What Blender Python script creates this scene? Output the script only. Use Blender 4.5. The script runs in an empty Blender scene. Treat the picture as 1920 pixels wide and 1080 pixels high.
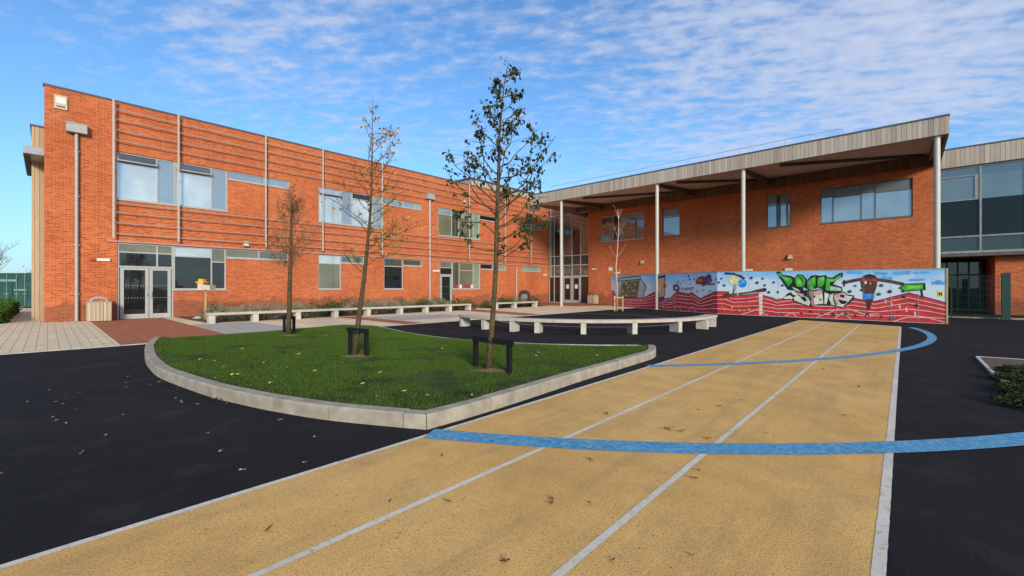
import bpy, bmesh, math, random
import numpy as np
from mathutils import Vector, Matrix
from mathutils.geometry import tessellate_polygon, delaunay_2d_cdt

random.seed(7)
rng = np.random.default_rng(7)
scene = bpy.context.scene
COL = scene.collection

# ------------------------------------------------------------------ camera model
# world: x to the right across the yard, y away along the left wing, z up; camera above the origin
F, CX, CY, H = 800.0, 960.0, 540.0, 1.5
PSI = math.atan2(735.0, 800.0)
SN, CS = math.sin(PSI), math.cos(PSI)

def ray(px, py):
    t, s = (px - CX) / F, (CY - py) / F
    return Vector((t * CS - SN, t * SN + CS, s))

def G(px, py, z=0.0):
    r = ray(px, py); k = (z - H) / r.z
    return Vector((r.x * k, r.y * k, z))

def D(px, py, depth):
    r = ray(px, py)
    return Vector((r.x * depth, r.y * depth, H + r.z * depth))

def onx(px, py, x):
    r = ray(px, py); k = x / r.x
    return (r.y * k, H + r.z * k)

def ony(px, py, y):
    r = ray(px, py); k = y / r.y
    return (r.x * k, H + r.z * k)

def online(px, py, P, Q):
    r = ray(px, py); d = (Q[0] - P[0], Q[1] - P[1])
    den = r.x * d[1] - r.y * d[0]
    k = (P[0] * d[1] - P[1] * d[0]) / den
    x, y = r.x * k, r.y * k
    L = math.hypot(*d)
    u = ((x - P[0]) * d[0] + (y - P[1]) * d[1]) / L
    return (u, H + r.z * k)

# ------------------------------------------------------------------ materials
def newmat(name):
    m = bpy.data.materials.new(name); m.use_nodes = True
    nt = m.node_tree; nt.nodes.clear()
    out = nt.nodes.new('ShaderNodeOutputMaterial')
    b = nt.nodes.new('ShaderNodeBsdfPrincipled')
    nt.links.new(b.outputs[0], out.inputs[0])
    return m, nt, b

def N(nt, t, **kw):
    n = nt.nodes.new(t)
    for k, v in kw.items():
        if k.startswith('i_'):
            key = k[2:].replace('_', ' ')
            n.inputs[key].default_value = v
        else:
            setattr(n, k, v)
    return n

def rgba(c): return (c[0], c[1], c[2], 1.0)

def mixcol(nt, fac, a, b, blend='MIX'):
    n = nt.nodes.new('ShaderNodeMix'); n.data_type = 'RGBA'; n.blend_type = blend
    for i, v in ((0, fac), (6, a), (7, b)):
        if hasattr(v, 'is_linked') or hasattr(v, 'links'): nt.links.new(v, n.inputs[i])
        elif i == 0: n.inputs[0].default_value = v
        else: n.inputs[i].default_value = rgba(v)
    return n.outputs[2]

def ramp(nt, src, stops):
    r = nt.nodes.new('ShaderNodeValToRGB')
    e = r.color_ramp.elements
    while len(e) < len(stops): e.new(0.5)
    for el, (p, c) in zip(e, stops):
        el.position = p
        el.color = rgba(c) if not isinstance(c, (int, float)) else (c, c, c, 1)
    nt.links.new(src, r.inputs[0])
    return r.outputs[0]

def objco(nt): return N(nt, 'ShaderNodeTexCoord').outputs['Object']

def noise(nt, vec, scale, detail=4, rough=0.55):
    n = N(nt, 'ShaderNodeTexNoise'); n.inputs['Scale'].default_value = scale
    n.inputs['Detail'].default_value = detail; n.inputs['Roughness'].default_value = rough
    if vec is not None: nt.links.new(vec, n.inputs['Vector'])
    return n.outputs[0]

def bump(nt, b, src, strength, dist=0.01):
    n = N(nt, 'ShaderNodeBump'); n.inputs['Strength'].default_value = strength
    n.inputs['Distance'].default_value = dist
    nt.links.new(src, n.inputs['Height']); nt.links.new(n.outputs[0], b.inputs['Normal'])

def plain(name, c, rough=0.6, metal=0.0, var=0.18, scale=6.0, spec=0.5):
    m, nt, b = newmat(name)
    v = noise(nt, objco(nt), scale)
    lo = tuple(x * (1 - var) for x in c); hi = tuple(min(1, x * (1 + var)) for x in c)
    nt.links.new(ramp(nt, v, [(0.3, lo), (0.7, hi)]), b.inputs['Base Color'])
    b.inputs['Roughness'].default_value = rough; b.inputs['Metallic'].default_value = metal
    b.inputs['Specular IOR Level'].default_value = spec
    return m

def wallcoord(nt):
    s = N(nt, 'ShaderNodeSeparateXYZ'); nt.links.new(objco(nt), s.inputs[0])
    a = N(nt, 'ShaderNodeMath', operation='ADD'); nt.links.new(s.outputs[0], a.inputs[0]); nt.links.new(s.outputs[1], a.inputs[1])
    c = N(nt, 'ShaderNodeCombineXYZ'); nt.links.new(a.outputs[0], c.inputs[0]); nt.links.new(s.outputs[2], c.inputs[1])
    return c.outputs[0], a.outputs[0], s.outputs[2]

def brick_mat(name, c1, c2, cm):
    m, nt, b = newmat(name)
    vec, _, _ = wallcoord(nt)
    br = N(nt, 'ShaderNodeTexBrick'); nt.links.new(vec, br.inputs['Vector'])
    br.inputs['Color1'].default_value = rgba(c1); br.inputs['Color2'].default_value = rgba(c2); br.inputs['Mortar'].default_value = rgba(cm)
    br.inputs['Scale'].default_value = 1.0; br.inputs['Mortar Size'].default_value = 0.009
    br.inputs['Brick Width'].default_value = 0.225; br.inputs['Row Height'].default_value = 0.075
    br.inputs['Bias'].default_value = -0.1; br.inputs['Mortar Smooth'].default_value = 0.2
    big = noise(nt, objco(nt), 0.45, 5)
    col = mixcol(nt, ramp(nt, big, [(0.35, 0.0), (0.7, 0.35)]), br.outputs['Color'], (c1[0] * 0.72, c1[1] * 0.72, c1[2] * 0.75))
    fine = noise(nt, objco(nt), 9.0, 3)
    col = mixcol(nt, ramp(nt, fine, [(0.45, 0.0), (0.75, 0.35)]), col, (min(1, c2[0] * 1.2), c2[1] * 1.3, c2[2] * 1.35))
    # vertical rain streaks
    mp = N(nt, 'ShaderNodeMapping'); mp.inputs['Scale'].default_value = (2.2, 2.2, 0.16); nt.links.new(objco(nt), mp.inputs[0])
    st = noise(nt, mp.outputs[0], 1.0, 4)
    col = mixcol(nt, ramp(nt, st, [(0.55, 0.0), (0.8, 0.22)]), col, (0.12, 0.06, 0.045))
    # splash dirt low on the wall, salts here and there
    sz = N(nt, 'ShaderNodeSeparateXYZ'); nt.links.new(objco(nt), sz.inputs[0])
    dn = noise(nt, objco(nt), 1.4, 5)
    ds = N(nt, 'ShaderNodeMath', operation='MULTIPLY_ADD'); nt.links.new(dn, ds.inputs[0]); ds.inputs[1].default_value = -1.5; nt.links.new(sz.outputs[2], ds.inputs[2])
    col = mixcol(nt, ramp(nt, ds.outputs[0], [(0.0, 0.5), (0.12, 0.0)]), col, (0.10, 0.055, 0.04))
    sa = noise(nt, objco(nt), 0.75, 7, .7)
    col = mixcol(nt, ramp(nt, sa, [(0.60, 0.0), (0.78, 0.28)]), col, (0.58, 0.36, 0.24))
    nt.links.new(col, b.inputs['Base Color'])
    b.inputs['Roughness'].default_value = 0.9; b.inputs['Specular IOR Level'].default_value = 0.2
    bump(nt, b, br.outputs['Fac'], -0.35, 0.01)
    return m

def plank_mat(name, w, cols, rough=0.8):
    m, nt, b = newmat(name)
    vec, u, z = wallcoord(nt)
    d = N(nt, 'ShaderNodeMath', operation='DIVIDE'); nt.links.new(u, d.inputs[0]); d.inputs[1].default_value = w
    fl = N(nt, 'ShaderNodeMath', operation='FLOOR'); nt.links.new(d.outputs[0], fl.inputs[0])
    wn = N(nt, 'ShaderNodeTexWhiteNoise', noise_dimensions='1D'); nt.links.new(fl.outputs[0], wn.inputs['W'])
    col = ramp(nt, wn.outputs['Value'], [(i / (len(cols) - 1), c) for i, c in enumerate(cols)])
    mp = N(nt, 'ShaderNodeMapping'); mp.inputs['Scale'].default_value = (30, 30, 1.5); nt.links.new(objco(nt), mp.inputs[0])
    gr = noise(nt, mp.outputs[0], 1.0, 4)
    col = mixcol(nt, ramp(nt, gr, [(0.35, 0.0), (0.75, 0.4)]), col, tuple(c * 0.55 for c in cols[0]))
    fr = N(nt, 'ShaderNodeMath', operation='FRACT'); nt.links.new(d.outputs[0], fr.inputs[0])
    gap = N(nt, 'ShaderNodeMath', operation='LESS_THAN'); nt.links.new(fr.outputs[0], gap.inputs[0]); gap.inputs[1].default_value = 0.07
    col = mixcol(nt, gap.outputs[0], col, tuple(c * 0.25 for c in cols[0]))
    nt.links.new(col, b.inputs['Base Color']); b.inputs['Roughness'].default_value = rough
    b.inputs['Specular IOR Level'].default_value = 0.2
    return m

def glass_mat(name, base, refl, rough=0.02, base2=None):
    """a pane in front of what hangs behind it: dull base (some with a painted reflection) under a mirror coat"""
    m, nt, b = newmat(name)
    out = [n for n in nt.nodes if n.type == 'OUTPUT_MATERIAL'][0]
    v = noise(nt, objco(nt), 0.7, 2)
    nt.links.new(ramp(nt, v, [(0.35, base), (0.7, base2 or tuple(x * 1.3 for x in base))]), b.inputs['Base Color'])
    b.inputs['Roughness'].default_value = 0.5; b.inputs['Specular IOR Level'].default_value = 0.0
    g = N(nt, 'ShaderNodeBsdfGlossy'); g.inputs['Roughness'].default_value = rough
    g.inputs['Color'].default_value = (0.93, 0.97, 0.98, 1)
    w = noise(nt, objco(nt), 0.9, 1)
    bp = N(nt, 'ShaderNodeBump'); bp.inputs['Strength'].default_value = 0.05; bp.inputs['Distance'].default_value = 0.05
    nt.links.new(w, bp.inputs['Height']); nt.links.new(bp.outputs[0], g.inputs['Normal'])
    fr = N(nt, 'ShaderNodeFresnel'); fr.inputs['IOR'].default_value = 1.5
    mr = N(nt, 'ShaderNodeMapRange'); nt.links.new(fr.outputs[0], mr.inputs[0])
    mr.inputs[1].default_value = 0.04; mr.inputs[2].default_value = 1.0; mr.inputs[3].default_value = refl; mr.inputs[4].default_value = 1.0
    mx = N(nt, 'ShaderNodeMixShader'); nt.links.new(mr.outputs[0], mx.inputs[0])
    nt.links.new(b.outputs[0], mx.inputs[1]); nt.links.new(g.outputs[0], mx.inputs[2])
    nt.links.new(mx.outputs[0], out.inputs[0])
    return m

def slab_mat(name, c1, c2, cm, w, h, mort=0.01, offset=0.5, dirt=0.3, rot=0.0, spread=None):
    m, nt, b = newmat(name)
    mp = N(nt, 'ShaderNodeMapping'); mp.inputs['Rotation'].default_value = (0, 0, rot); nt.links.new(objco(nt), mp.inputs[0])
    br = N(nt, 'ShaderNodeTexBrick'); nt.links.new(mp.outputs[0], br.inputs['Vector']); br.offset = offset
    br.inputs['Color1'].default_value = rgba(c1); br.inputs['Color2'].default_value = rgba(c2); br.inputs['Mortar'].default_value = rgba(cm)
    br.inputs['Scale'].default_value = 1.0; br.inputs['Mortar Size'].default_value = mort
    br.inputs['Brick Width'].default_value = w; br.inputs['Row Height'].default_value = h
    n1 = noise(nt, objco(nt), 0.8, 6)
    col = mixcol(nt, ramp(nt, n1, [(0.4, 0.0), (0.75, dirt)]), br.outputs['Color'], tuple(c * 0.45 for c in c1))
    n2 = noise(nt, objco(nt), 30, 3)
    col = mixcol(nt, ramp(nt, n2, [(0.35, 0.25), (0.65, 0.0)]), col, tuple(c * 0.6 for c in c1))
    nt.links.new(col, b.inputs['Base Color']); b.inputs['Roughness'].default_value = 0.85
    b.inputs['Specular IOR Level'].default_value = 0.25
    bump(nt, b, br.outputs['Fac'], -0.3, 0.006)
    return m

def asphalt_mat():
    m, nt, b = newmat('asphalt')
    co = objco(nt)
    n1 = noise(nt, co, 0.35, 6, 0.6); n2 = noise(nt, co, 60, 3, 0.7); n3 = noise(nt, co, 1.6, 5, 0.6)
    col = ramp(nt, n1, [(0.3, (0.0105, 0.0098, 0.0108)), (0.7, (0.019, 0.0175, 0.018))])
    col = mixcol(nt, ramp(nt, n2, [(0.55, 0.0), (0.75, 0.5)]), col, (0.045, 0.043, 0.042))
    col = mixcol(nt, ramp(nt, n3, [(0.54, 0.0), (0.76, 0.5)]), col, (0.050, 0.045, 0.040))
    vo = N(nt, 'ShaderNodeTexVoronoi'); vo.inputs['Scale'].default_value = 7.0; nt.links.new(co, vo.inputs['Vector'])
    col = mixcol(nt, ramp(nt, vo.outputs['Distance'], [(0.02, 0.5), (0.045, 0.0)]), col, (0.15, 0.145, 0.14))
    # a paving joint running across in front of the paved strip
    sp = N(nt, 'ShaderNodeSeparateXYZ'); nt.links.new(co, sp.inputs[0])
    wob = N(nt, 'ShaderNodeMath', operation='MULTIPLY_ADD'); nt.links.new(n3, wob.inputs[0]); wob.inputs[1].default_value = 0.12; nt.links.new(sp.outputs[0], wob.inputs[2])
    ad = N(nt, 'ShaderNodeMath', operation='ADD'); nt.links.new(wob.outputs[0], ad.inputs[0]); ad.inputs[1].default_value = 11.35
    ab = N(nt, 'ShaderNodeMath', operation='ABSOLUTE'); nt.links.new(ad.outputs[0], ab.inputs[0])
    col = mixcol(nt, ramp(nt, ab.outputs[0], [(0.0, 0.35), (0.06, 0.0)]), col, (0.09, 0.085, 0.08))
    nt.links.new(col, b.inputs['Base Color'])
    b.inputs['Roughness'].default_value = 0.9; b.inputs['Specular IOR Level'].default_value = 0.12
    bump(nt, b, n2, 0.6, 0.008)
    return m

def track_mat():
    m, nt, b = newmat('track_surface')
    co = objco(nt)
    n1 = noise(nt, co, 0.5, 6, 0.62); n2 = noise(nt, co, 95, 2, 0.6); n3 = noise(nt, co, 2.4, 6, 0.65); n4 = noise(nt, co, 42, 3, 0.7)
    col = ramp(nt, n1, [(0.25, (0.57, 0.31, 0.088)), (0.5, (0.70, 0.405, 0.123)), (0.75, (0.77, 0.47, 0.165))])
    col = mixcol(nt, ramp(nt, n3, [(0.42, 0.0), (0.76, 0.5)]), col, (0.36, 0.235, 0.095))
    col = mixcol(nt, ramp(nt, n2, [(0.50, 0.0), (0.66, 0.55)]), col, (0.20, 0.115, 0.04))
    col = mixcol(nt, ramp(nt, n4, [(0.60, 0.0), (0.72, 0.8)]), col, (0.62, 0.45, 0.22))
    vo = N(nt, 'ShaderNodeTexVoronoi'); vo.inputs['Scale'].default_value = 16.0; nt.links.new(co, vo.inputs['Vector'])
    gate = noise(nt, co, 1.1, 3)
    scf = N(nt, 'ShaderNodeMapping'); scf.inputs['Scale'].default_value = (2.6, .28, 1); scf.inputs['Rotation'].default_value = (0, 0, .12); nt.links.new(co, scf.inputs[0])
    sn = noise(nt, scf.outputs[0], 1.0, 7, .7)
    col = mixcol(nt, ramp(nt, sn, [(0.50, 0.0), (0.72, 0.5)]), col, (0.30, 0.20, 0.09))
    n5 = noise(nt, co, 0.9, 8, .75)
    col = mixcol(nt, ramp(nt, n5, [(0.56, 0.0), (0.70, 0.35)]), col, (0.78, 0.53, 0.20))
    pit = N(nt, 'ShaderNodeMath', operation='MULTIPLY')
    nt.links.new(ramp(nt, vo.outputs['Distance'], [(0.09, 1.0), (0.16, 0.0)]), pit.inputs[0])
    nt.links.new(ramp(nt, gate, [(0.48, 0.0), (0.62, 0.75)]), pit.inputs[1])
    col = mixcol(nt, pit.outputs[0], col, (0.11, 0.07, 0.03))
    nt.links.new(col, b.inputs['Base Color'])
    b.inputs['Roughness'].default_value = 0.85; b.inputs['Specular IOR Level'].default_value = 0.25
    bump(nt, b, n2, 0.6, 0.006)
    return m

def paint_mat(name, c, under, wear=0.5, thr=0.55):
    m, nt, b = newmat(name)
    co = objco(nt)
    n1 = noise(nt, co, 19, 5, 0.75); n2 = noise(nt, co, 1.7, 4); n3 = noise(nt, co, 5.5, 5, 0.7)
    col = ramp(nt, n2, [(0.3, tuple(x * 0.80 for x in c)), (0.7, c)])
    col = mixcol(nt, ramp(nt, n1, [(thr, 0.0), (thr + 0.12, wear)]), col, under)
    col = mixcol(nt, ramp(nt, n3, [(0.56, 0.0), (0.72, wear * 0.8)]), col, under)
    nt.links.new(col, b.inputs['Base Color']); b.inputs['Roughness'].default_value = 0.7
    return m

def leaf_mat(name, cols, trans=0.25):
    m, nt, b = newmat(name)
    g = N(nt, 'ShaderNodeNewGeometry')
    nt.links.new(ramp(nt, g.outputs['Random Per Island'], [(i / max(1, len(cols) - 1), c) for i, c in enumerate(cols)]), b.inputs['Base Color'])
    b.inputs['Roughness'].default_value = 0.7; b.inputs['Specular IOR Level'].default_value = 0.12
    return m

MT = {}
MT['brick'] = brick_mat('orange_brick', (0.345, 0.062, 0.019), (0.60, 0.145, 0.044), (0.54, 0.26, 0.13))
MT['timber_fascia'] = plank_mat('weathered_cedar', 0.19, [(0.33, 0.275, 0.215), (0.46, 0.39, 0.31), (0.42, 0.375, 0.32), (0.54, 0.465, 0.375), (0.37, 0.30, 0.235)])
MT['timber_clad'] = plank_mat('cedar_cladding', 0.16, [(0.38, 0.28, 0.17), (0.52, 0.40, 0.26), (0.40, 0.34, 0.25)])
MT['timber_dark'] = plank_mat('dark_cedar', 0.16, [(0.16, 0.085, 0.05), (0.24, 0.13, 0.075), (0.19, 0.12, 0.08)])
MT['bin_slats'] = plank_mat('bin_timber', 0.10, [(0.46, 0.36, 0.24), (0.58, 0.47, 0.33), (0.50, 0.38, 0.26)])
MT['frame'] = plain('grey_window_frame', (0.36, 0.37, 0.35), 0.45, 0.0, 0.08)
MT['frame_dark'] = plain('dark_frame', (0.12, 0.12, 0.125), 0.45)
MT['post'] = plain('painted_steel', (0.42, 0.40, 0.35), 0.45, 0.0, 0.08)
MT['rail'] = plain('galvanised_rail', (0.30, 0.25, 0.22), 0.5, 0.0, 0.1)
MT['lintel'] = plain('lintel_paint', (0.42, 0.22, 0.16), 0.6, 0.0, 0.1)
MT['column'] = plain('column_paint', (0.47, 0.45, 0.38), 0.45, 0.0, 0.06)
MT['pipe'] = plain('downpipe_metal', (0.36, 0.37, 0.35), 0.42, 0.1, 0.08)
MT['joint'] = plain('mastic_joint', (0.16, 0.10, 0.07), .9)
MT['coping'] = plain('coping_metal', (0.10, 0.11, 0.14), 0.4, 0.3)
MT['soffit'] = plain('soffit_board', (0.66, 0.60, 0.49), 0.8, 0.0, 0.08, 1.0)
MT['steel_dark'] = plain('dark_beam', (0.10, 0.085, 0.07), 0.6)
MT['concrete'] = plain('bench_concrete', (0.44, 0.385, 0.31), 0.85, 0.0, 0.14, 5.0, 0.25)
MT['bench_leg'] = plain('bench_leg_concrete', (0.48, 0.445, 0.385), 0.85, 0.0, 0.14, 6.0, 0.25)
MT['kerb'] = plain('kerb_concrete', (0.32, 0.28, 0.22), 0.9, 0.0, 0.24, 5.0, 0.2)
MT['edging'] = plain('edging_concrete', (0.50, 0.47, 0.40), 0.9, 0.0, 0.22, 4.0, 0.2)
MT['black_wood'] = plain('black_stained_timber', (0.008, 0.0075, 0.009), 0.75, 0, 0.3, 20, 0.25)
MT['black_plastic'] = plain('black_plastic', (0.010, 0.011, 0.013), 0.6, 0, .1, 6, .3)
MT['bark_twig'] = plain('twig_bark', (0.24, 0.135, 0.07), 0.95, 0, 0.3, 18, 0.2)
MT['white_plastic'] = plain('white_plastic', (0.68, 0.66, 0.6), 0.5, 0, 0.05)
MT['cream_plastic'] = plain('cream_box', (0.50, 0.44, 0.31), 0.5, 0, 0.1)
MT['red_plastic'] = plain('red_plastic', (0.45, 0.03, 0.02), 0.4)
MT['yellow_paint'] = plain('orange_yellow_paint', (0.75, 0.36, 0.03), 0.5)
MT['green_paint'] = plain('green_paint', (0.012, 0.05, 0.035), 0.5)
MT['container_green'] = plain('container_paint', (0.012, 0.062, 0.052), 0.55, 0, 0.3, 1.5)
MT['container_bar'] = plain('container_bar', (0.16, 0.26, 0.25), 0.5)
MT['timber_post'] = plain('softwood', (0.45, 0.31, 0.14), 0.8, 0, 0.2)
MT['soil'] = plain('bark_soil', (0.085, 0.055, 0.035), 0.95, 0, 0.5, 9)
MT['mulch'] = plain('bark_mulch', (0.15, 0.085, 0.045), 0.95, 0, 0.5, 14)
MT['turf'] = plain('turf', (0.038, 0.052, 0.014), 0.95, 0, 0.5, 3, 0.1)
MT['grass'] = leaf_mat('grass_blades', [(0.034, 0.084, 0.008), (0.050, 0.114, 0.011), (0.078, 0.138, 0.018), (0.040, 0.098, 0.010), (0.095, 0.125, 0.026), (0.056, 0.108, 0.012)])
MT['asphalt'] = asphalt_mat()
MT['track'] = track_mat()
MT['white_line'] = paint_mat('white_line_paint', (0.66, 0.60, 0.50), (0.36, 0.27, 0.15), 0.7, 0.53)
MT['thin_line'] = paint_mat('thin_white_line', (0.44, 0.40, 0.36), (0.06, 0.055, 0.05), 0.5)
MT['blue_line'] = paint_mat('blue_line_paint', (0.035, 0.25, 0.47), (0.20, 0.36, 0.42), 0.8, 0.47)
MT['pave'] = slab_mat('pale_slabs', (0.80, 0.63, 0.41), (0.68, 0.55, 0.38), (0.44, 0.34, 0.22), 0.6, 0.6, 0.014)
MT['pave_small'] = slab_mat('cream_blocks', (0.78, 0.63, 0.41), (0.66, 0.54, 0.36), (0.42, 0.33, 0.22), 0.3, 0.2, 0.012)
MT['pave_grey'] = slab_mat('grey_slabs', (0.40, 0.39, 0.36), (0.48, 0.44, 0.37), (0.26, 0.24, 0.21), 0.6, 0.6, 0.014)
MT['pave_red'] = slab_mat('red_block_paving', (0.46, 0.155, 0.065), (0.35, 0.105, 0.045), (0.22, 0.11, 0.06), 0.22, 0.11, 0.009, dirt=0.2)
MT['glass_sky'] = glass_mat('window_glass_sky', (0.26, 0.31, 0.32), 0.36, 0.02, (0.52, 0.56, 0.54))  # pale mottled base: blinds behind plus cloud reflection put into the colour
MT['glass_blue'] = glass_mat('window_glass_blue', (0.15, 0.20, 0.235), 0.24, 0.02)
MT['glass_blind'] = glass_mat('window_glass_blind', (0.125, 0.13, 0.085), 0.07)
MT['glass_dark'] = glass_mat('window_glass_dark', (0.012, 0.013, 0.013), 0.07)
MT['glass_mid'] = glass_mat('window_glass_mid', (0.05, 0.058, 0.045), 0.16)
MT['glass_green'] = glass_mat('window_glass_green', (0.20, 0.27, 0.19), 0.20)
MT['spandrel'] = glass_mat('spandrel_glass', (0.022, 0.034, 0.033), 0.06)
MT['glass_skytone'] = glass_mat('sky_tone_glass', (0.09, 0.14, 0.155), 0.10)  # pale teal base: reflected sky put into the colour of upper panes
MT['glass_block'] = glass_mat('dark_block_glass', (0.010, 0.012, 0.013), 0.025)  # dark tone and weak coat stand in for a reflected dark building
MT['frame_block'] = plain('curtain_wall_frame', (0.26, 0.27, 0.26), 0.45)
MT['bark'] = plain('bark', (0.080, 0.058, 0.030), 0.95, 0, 0.4, 18, 0.2)
MT['bark_dark'] = plain('dark_bark', (0.050, 0.040, 0.026), 0.95, 0, 0.4, 18, 0.2)
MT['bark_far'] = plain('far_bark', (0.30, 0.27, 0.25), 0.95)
MT['bark_birch'] = plain('birch_bark', (0.46, 0.34, 0.25), 0.85, 0, 0.25, 9)
MT['leaf_dark'] = leaf_mat('dark_leaves', [(0.016, 0.028, 0.008), (0.030, 0.046, 0.012), (0.048, 0.062, 0.016), (0.075, 0.062, 0.020)])
MT['leaf_autumn'] = leaf_mat('autumn_leaves', [(0.50, 0.20, 0.025), (0.40, 0.25, 0.04), (0.27, 0.13, 0.035), (0.24, 0.24, 0.05), (0.55, 0.30, 0.05)])
MT['leaf_brown'] = leaf_mat('brown_leaves', [(0.17, 0.085, 0.033), (0.26, 0.12, 0.045), (0.11, 0.075, 0.03)])
MT['leaf_hedge'] = leaf_mat('hedge_leaves', [(0.03, 0.07, 0.01), (0.06, 0.13, 0.02), (0.10, 0.17, 0.03)])
MT['leaf_shrub'] = leaf_mat('shrub_leaves', [(0.04, 0.075, 0.02), (0.08, 0.10, 0.03), (0.05, 0.06, 0.02)])
MT['leaf_lavender'] = leaf_mat('lavender_leaves', [(0.19, 0.19, 0.13), (0.28, 0.25, 0.16), (0.12, 0.13, 0.08)])
MT['leaf_low'] = leaf_mat('creeping_leaves', [(0.018, 0.034, 0.010), (0.035, 0.050, 0.014), (0.050, 0.048, 0.018)])
MT['leaf_yellow'] = leaf_mat('yellow_bush_leaves', [(0.38, 0.27, 0.04), (0.28, 0.20, 0.04), (0.20, 0.18, 0.05)])
MT['fallen_pale'] = plain('pale_fallen_leaf', (0.27, 0.24, 0.19), 0.8, 0, 0.3)
MT['fallen_brown'] = plain('brown_fallen_leaf', (0.16, 0.07, 0.035), 0.8, 0, 0.4)
MT['fallen_yellow'] = plain('yellow_fallen_leaf', (0.52, 0.40, 0.15), 0.8, 0, 0.3)

# ------------------------------------------------------------------ mesh building
class MB:
    def __init__(s): s.v = []; s.f = []; s.m = []
    def add(s, vs, fs, m=0):
        o = len(s.v); s.v += [tuple(p) for p in vs]
        for f in fs: s.f.append(tuple(i + o for i in f)); s.m.append(m)
        return s
    def quad(s, a, b, c, d, m=0): return s.add([a, b, c, d], [(0, 1, 2, 3)], m)
    def box(s, x0, x1, y0, y1, z0, z1, m=0):
        v = [(x0, y0, z0), (x1, y0, z0), (x1, y1, z0), (x0, y1, z0), (x0, y0, z1), (x1, y0, z1), (x1, y1, z1), (x0, y1, z1)]
        return s.add(v, [(3, 2, 1, 0), (4, 5, 6, 7), (0, 1, 5, 4), (1, 2, 6, 5), (2, 3, 7, 6), (3, 0, 4, 7)], m)
    def hexa(s, b, t, m=0):
        return s.add(list(b) + list(t), [(3, 2, 1, 0), (4, 5, 6, 7), (0, 1, 5, 4), (1, 2, 6, 5), (2, 3, 7, 6), (3, 0, 4, 7)], m)
    def bar(s, p, q, w, h, m=0, up=Vector((0, 0, 1))):
        p, q = Vector(p), Vector(q); d = (q - p).normalized()
        if abs(d.dot(up)) > 0.95: up = Vector((1, 0, 0))
        a = d.cross(up).normalized(); c = a.cross(d).normalized()
        f = lambda o: [o - a * w / 2 - c * h / 2, o + a * w / 2 - c * h / 2, o + a * w / 2 + c * h / 2, o - a * w / 2 + c * h / 2]
        return s.hexa(f(p), f(q), m)
    def tube(s, pts, rad, n=8, m=0, cap=True):
        pts = [Vector(p) for p in pts]
        if not hasattr(rad, '__len__'): rad = [rad] * len(pts)
        rings = []
        up = Vector((0.31, 0.95, 0.1))
        for i, p in enumerate(pts):
            d = (pts[min(i + 1, len(pts) - 1)] - pts[max(i - 1, 0)])
            d = d.normalized() if d.length > 1e-9 else Vector((0, 0, 1))
            a = up - d * up.dot(d)
            if a.length < 1e-3: a = Vector((1, 0, 0)) - d * d.x
            a.normalize(); up = a; c = d.cross(a)
            rings.append([p + (a * math.cos(2 * math.pi * k / n) + c * math.sin(2 * math.pi * k / n)) * rad[i] for k in range(n)])
        o = len(s.v)
        for r in rings: s.v += [tuple(p) for p in r]
        for i in range(len(rings) - 1):
            for k in range(n):
                s.f.append((o + i * n + k, o + i * n + (k + 1) % n, o + (i + 1) * n + (k + 1) % n, o + (i + 1) * n + k)); s.m.append(m)
        if cap:
            s.f.append(tuple(o + k for k in reversed(range(n)))); s.m.append(m)
            s.f.append(tuple(o + (len(rings) - 1) * n + k for k in range(n))); s.m.append(m)
        return s
    def poly_sheet(s, pts, z, m=0):
        p = [Vector((q[0], q[1], 0)) for q in pts]
        tri = tessellate_polygon([p])
        out = []
        for t in tri:
            a, b, c = (p[i] for i in t)
            out.append(t if (b - a).cross(c - a).z > 0 else (t[0], t[2], t[1]))
        return s.add([(q.x, q.y, z) for q in p], out, m)
    def prism(s, pts, z0, z1, m=0):
        n = len(pts); ar = sum(pts[i][0] * pts[(i + 1) % n][1] - pts[(i + 1) % n][0] * pts[i][1] for i in range(n))
        if ar < 0: pts = pts[::-1]
        s.poly_sheet(pts, z1, m)
        o = len(s.v)
        s.v += [(p[0], p[1], z0) for p in pts] + [(p[0], p[1], z1) for p in pts]
        for i in range(n):
            j = (i + 1) % n; s.f.append((o + i, o + j, o + n + j, o + n + i)); s.m.append(m)
        return s
    def lathe(s, c, prof, n=16, m=0):
        o = len(s.v)
        for r, z in prof:
            for k in range(n):
                a = 2 * math.pi * k / n; s.v.append((c[0] + r * math.cos(a), c[1] + r * math.sin(a), c[2] + z))
        for i in range(len(prof) - 1):
            for k in range(n):
                s.f.append((o + i * n + k, o + i * n + (k + 1) % n, o + (i + 1) * n + (k + 1) % n, o + (i + 1) * n + k)); s.m.append(m)
        s.f.append(tuple(o + (len(prof) - 1) * n + k for k in range(n))); s.m.append(m)
        return s
    def build(s, name, mats, parent=None, smooth=False):
        if not isinstance(mats, (list, tuple)): mats = [mats]
        me = bpy.data.meshes.new(name)
        me.from_pydata(s.v, [], s.f)
        for mm in mats: me.materials.append(MT[mm] if isinstance(mm, str) else mm)
        if len(mats) > 1: me.polygons.foreach_set('material_index', s.m)
        if smooth: me.polygons.foreach_set('use_smooth', [True] * len(me.polygons))
        me.update()
        o = bpy.data.objects.new(name, me); COL.objects.link(o)
        if parent is not None: o.parent = parent
        return o

def tag(o, label=None, cat=None, group=None, kind=None):
    if label: o['label'] = label
    if cat: o['category'] = cat
    if group: o['group'] = group
    if kind: o['kind'] = kind
    return o

def thing(name, label, cat, group=None, loc=(0, 0, 0), rz=0.0):
    o = bpy.data.objects.new(name, None); COL.objects.link(o)
    o.empty_display_size = 0.2; o.location = loc; o.rotation_euler = (0, 0, rz)
    return tag(o, label, cat, group)

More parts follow.
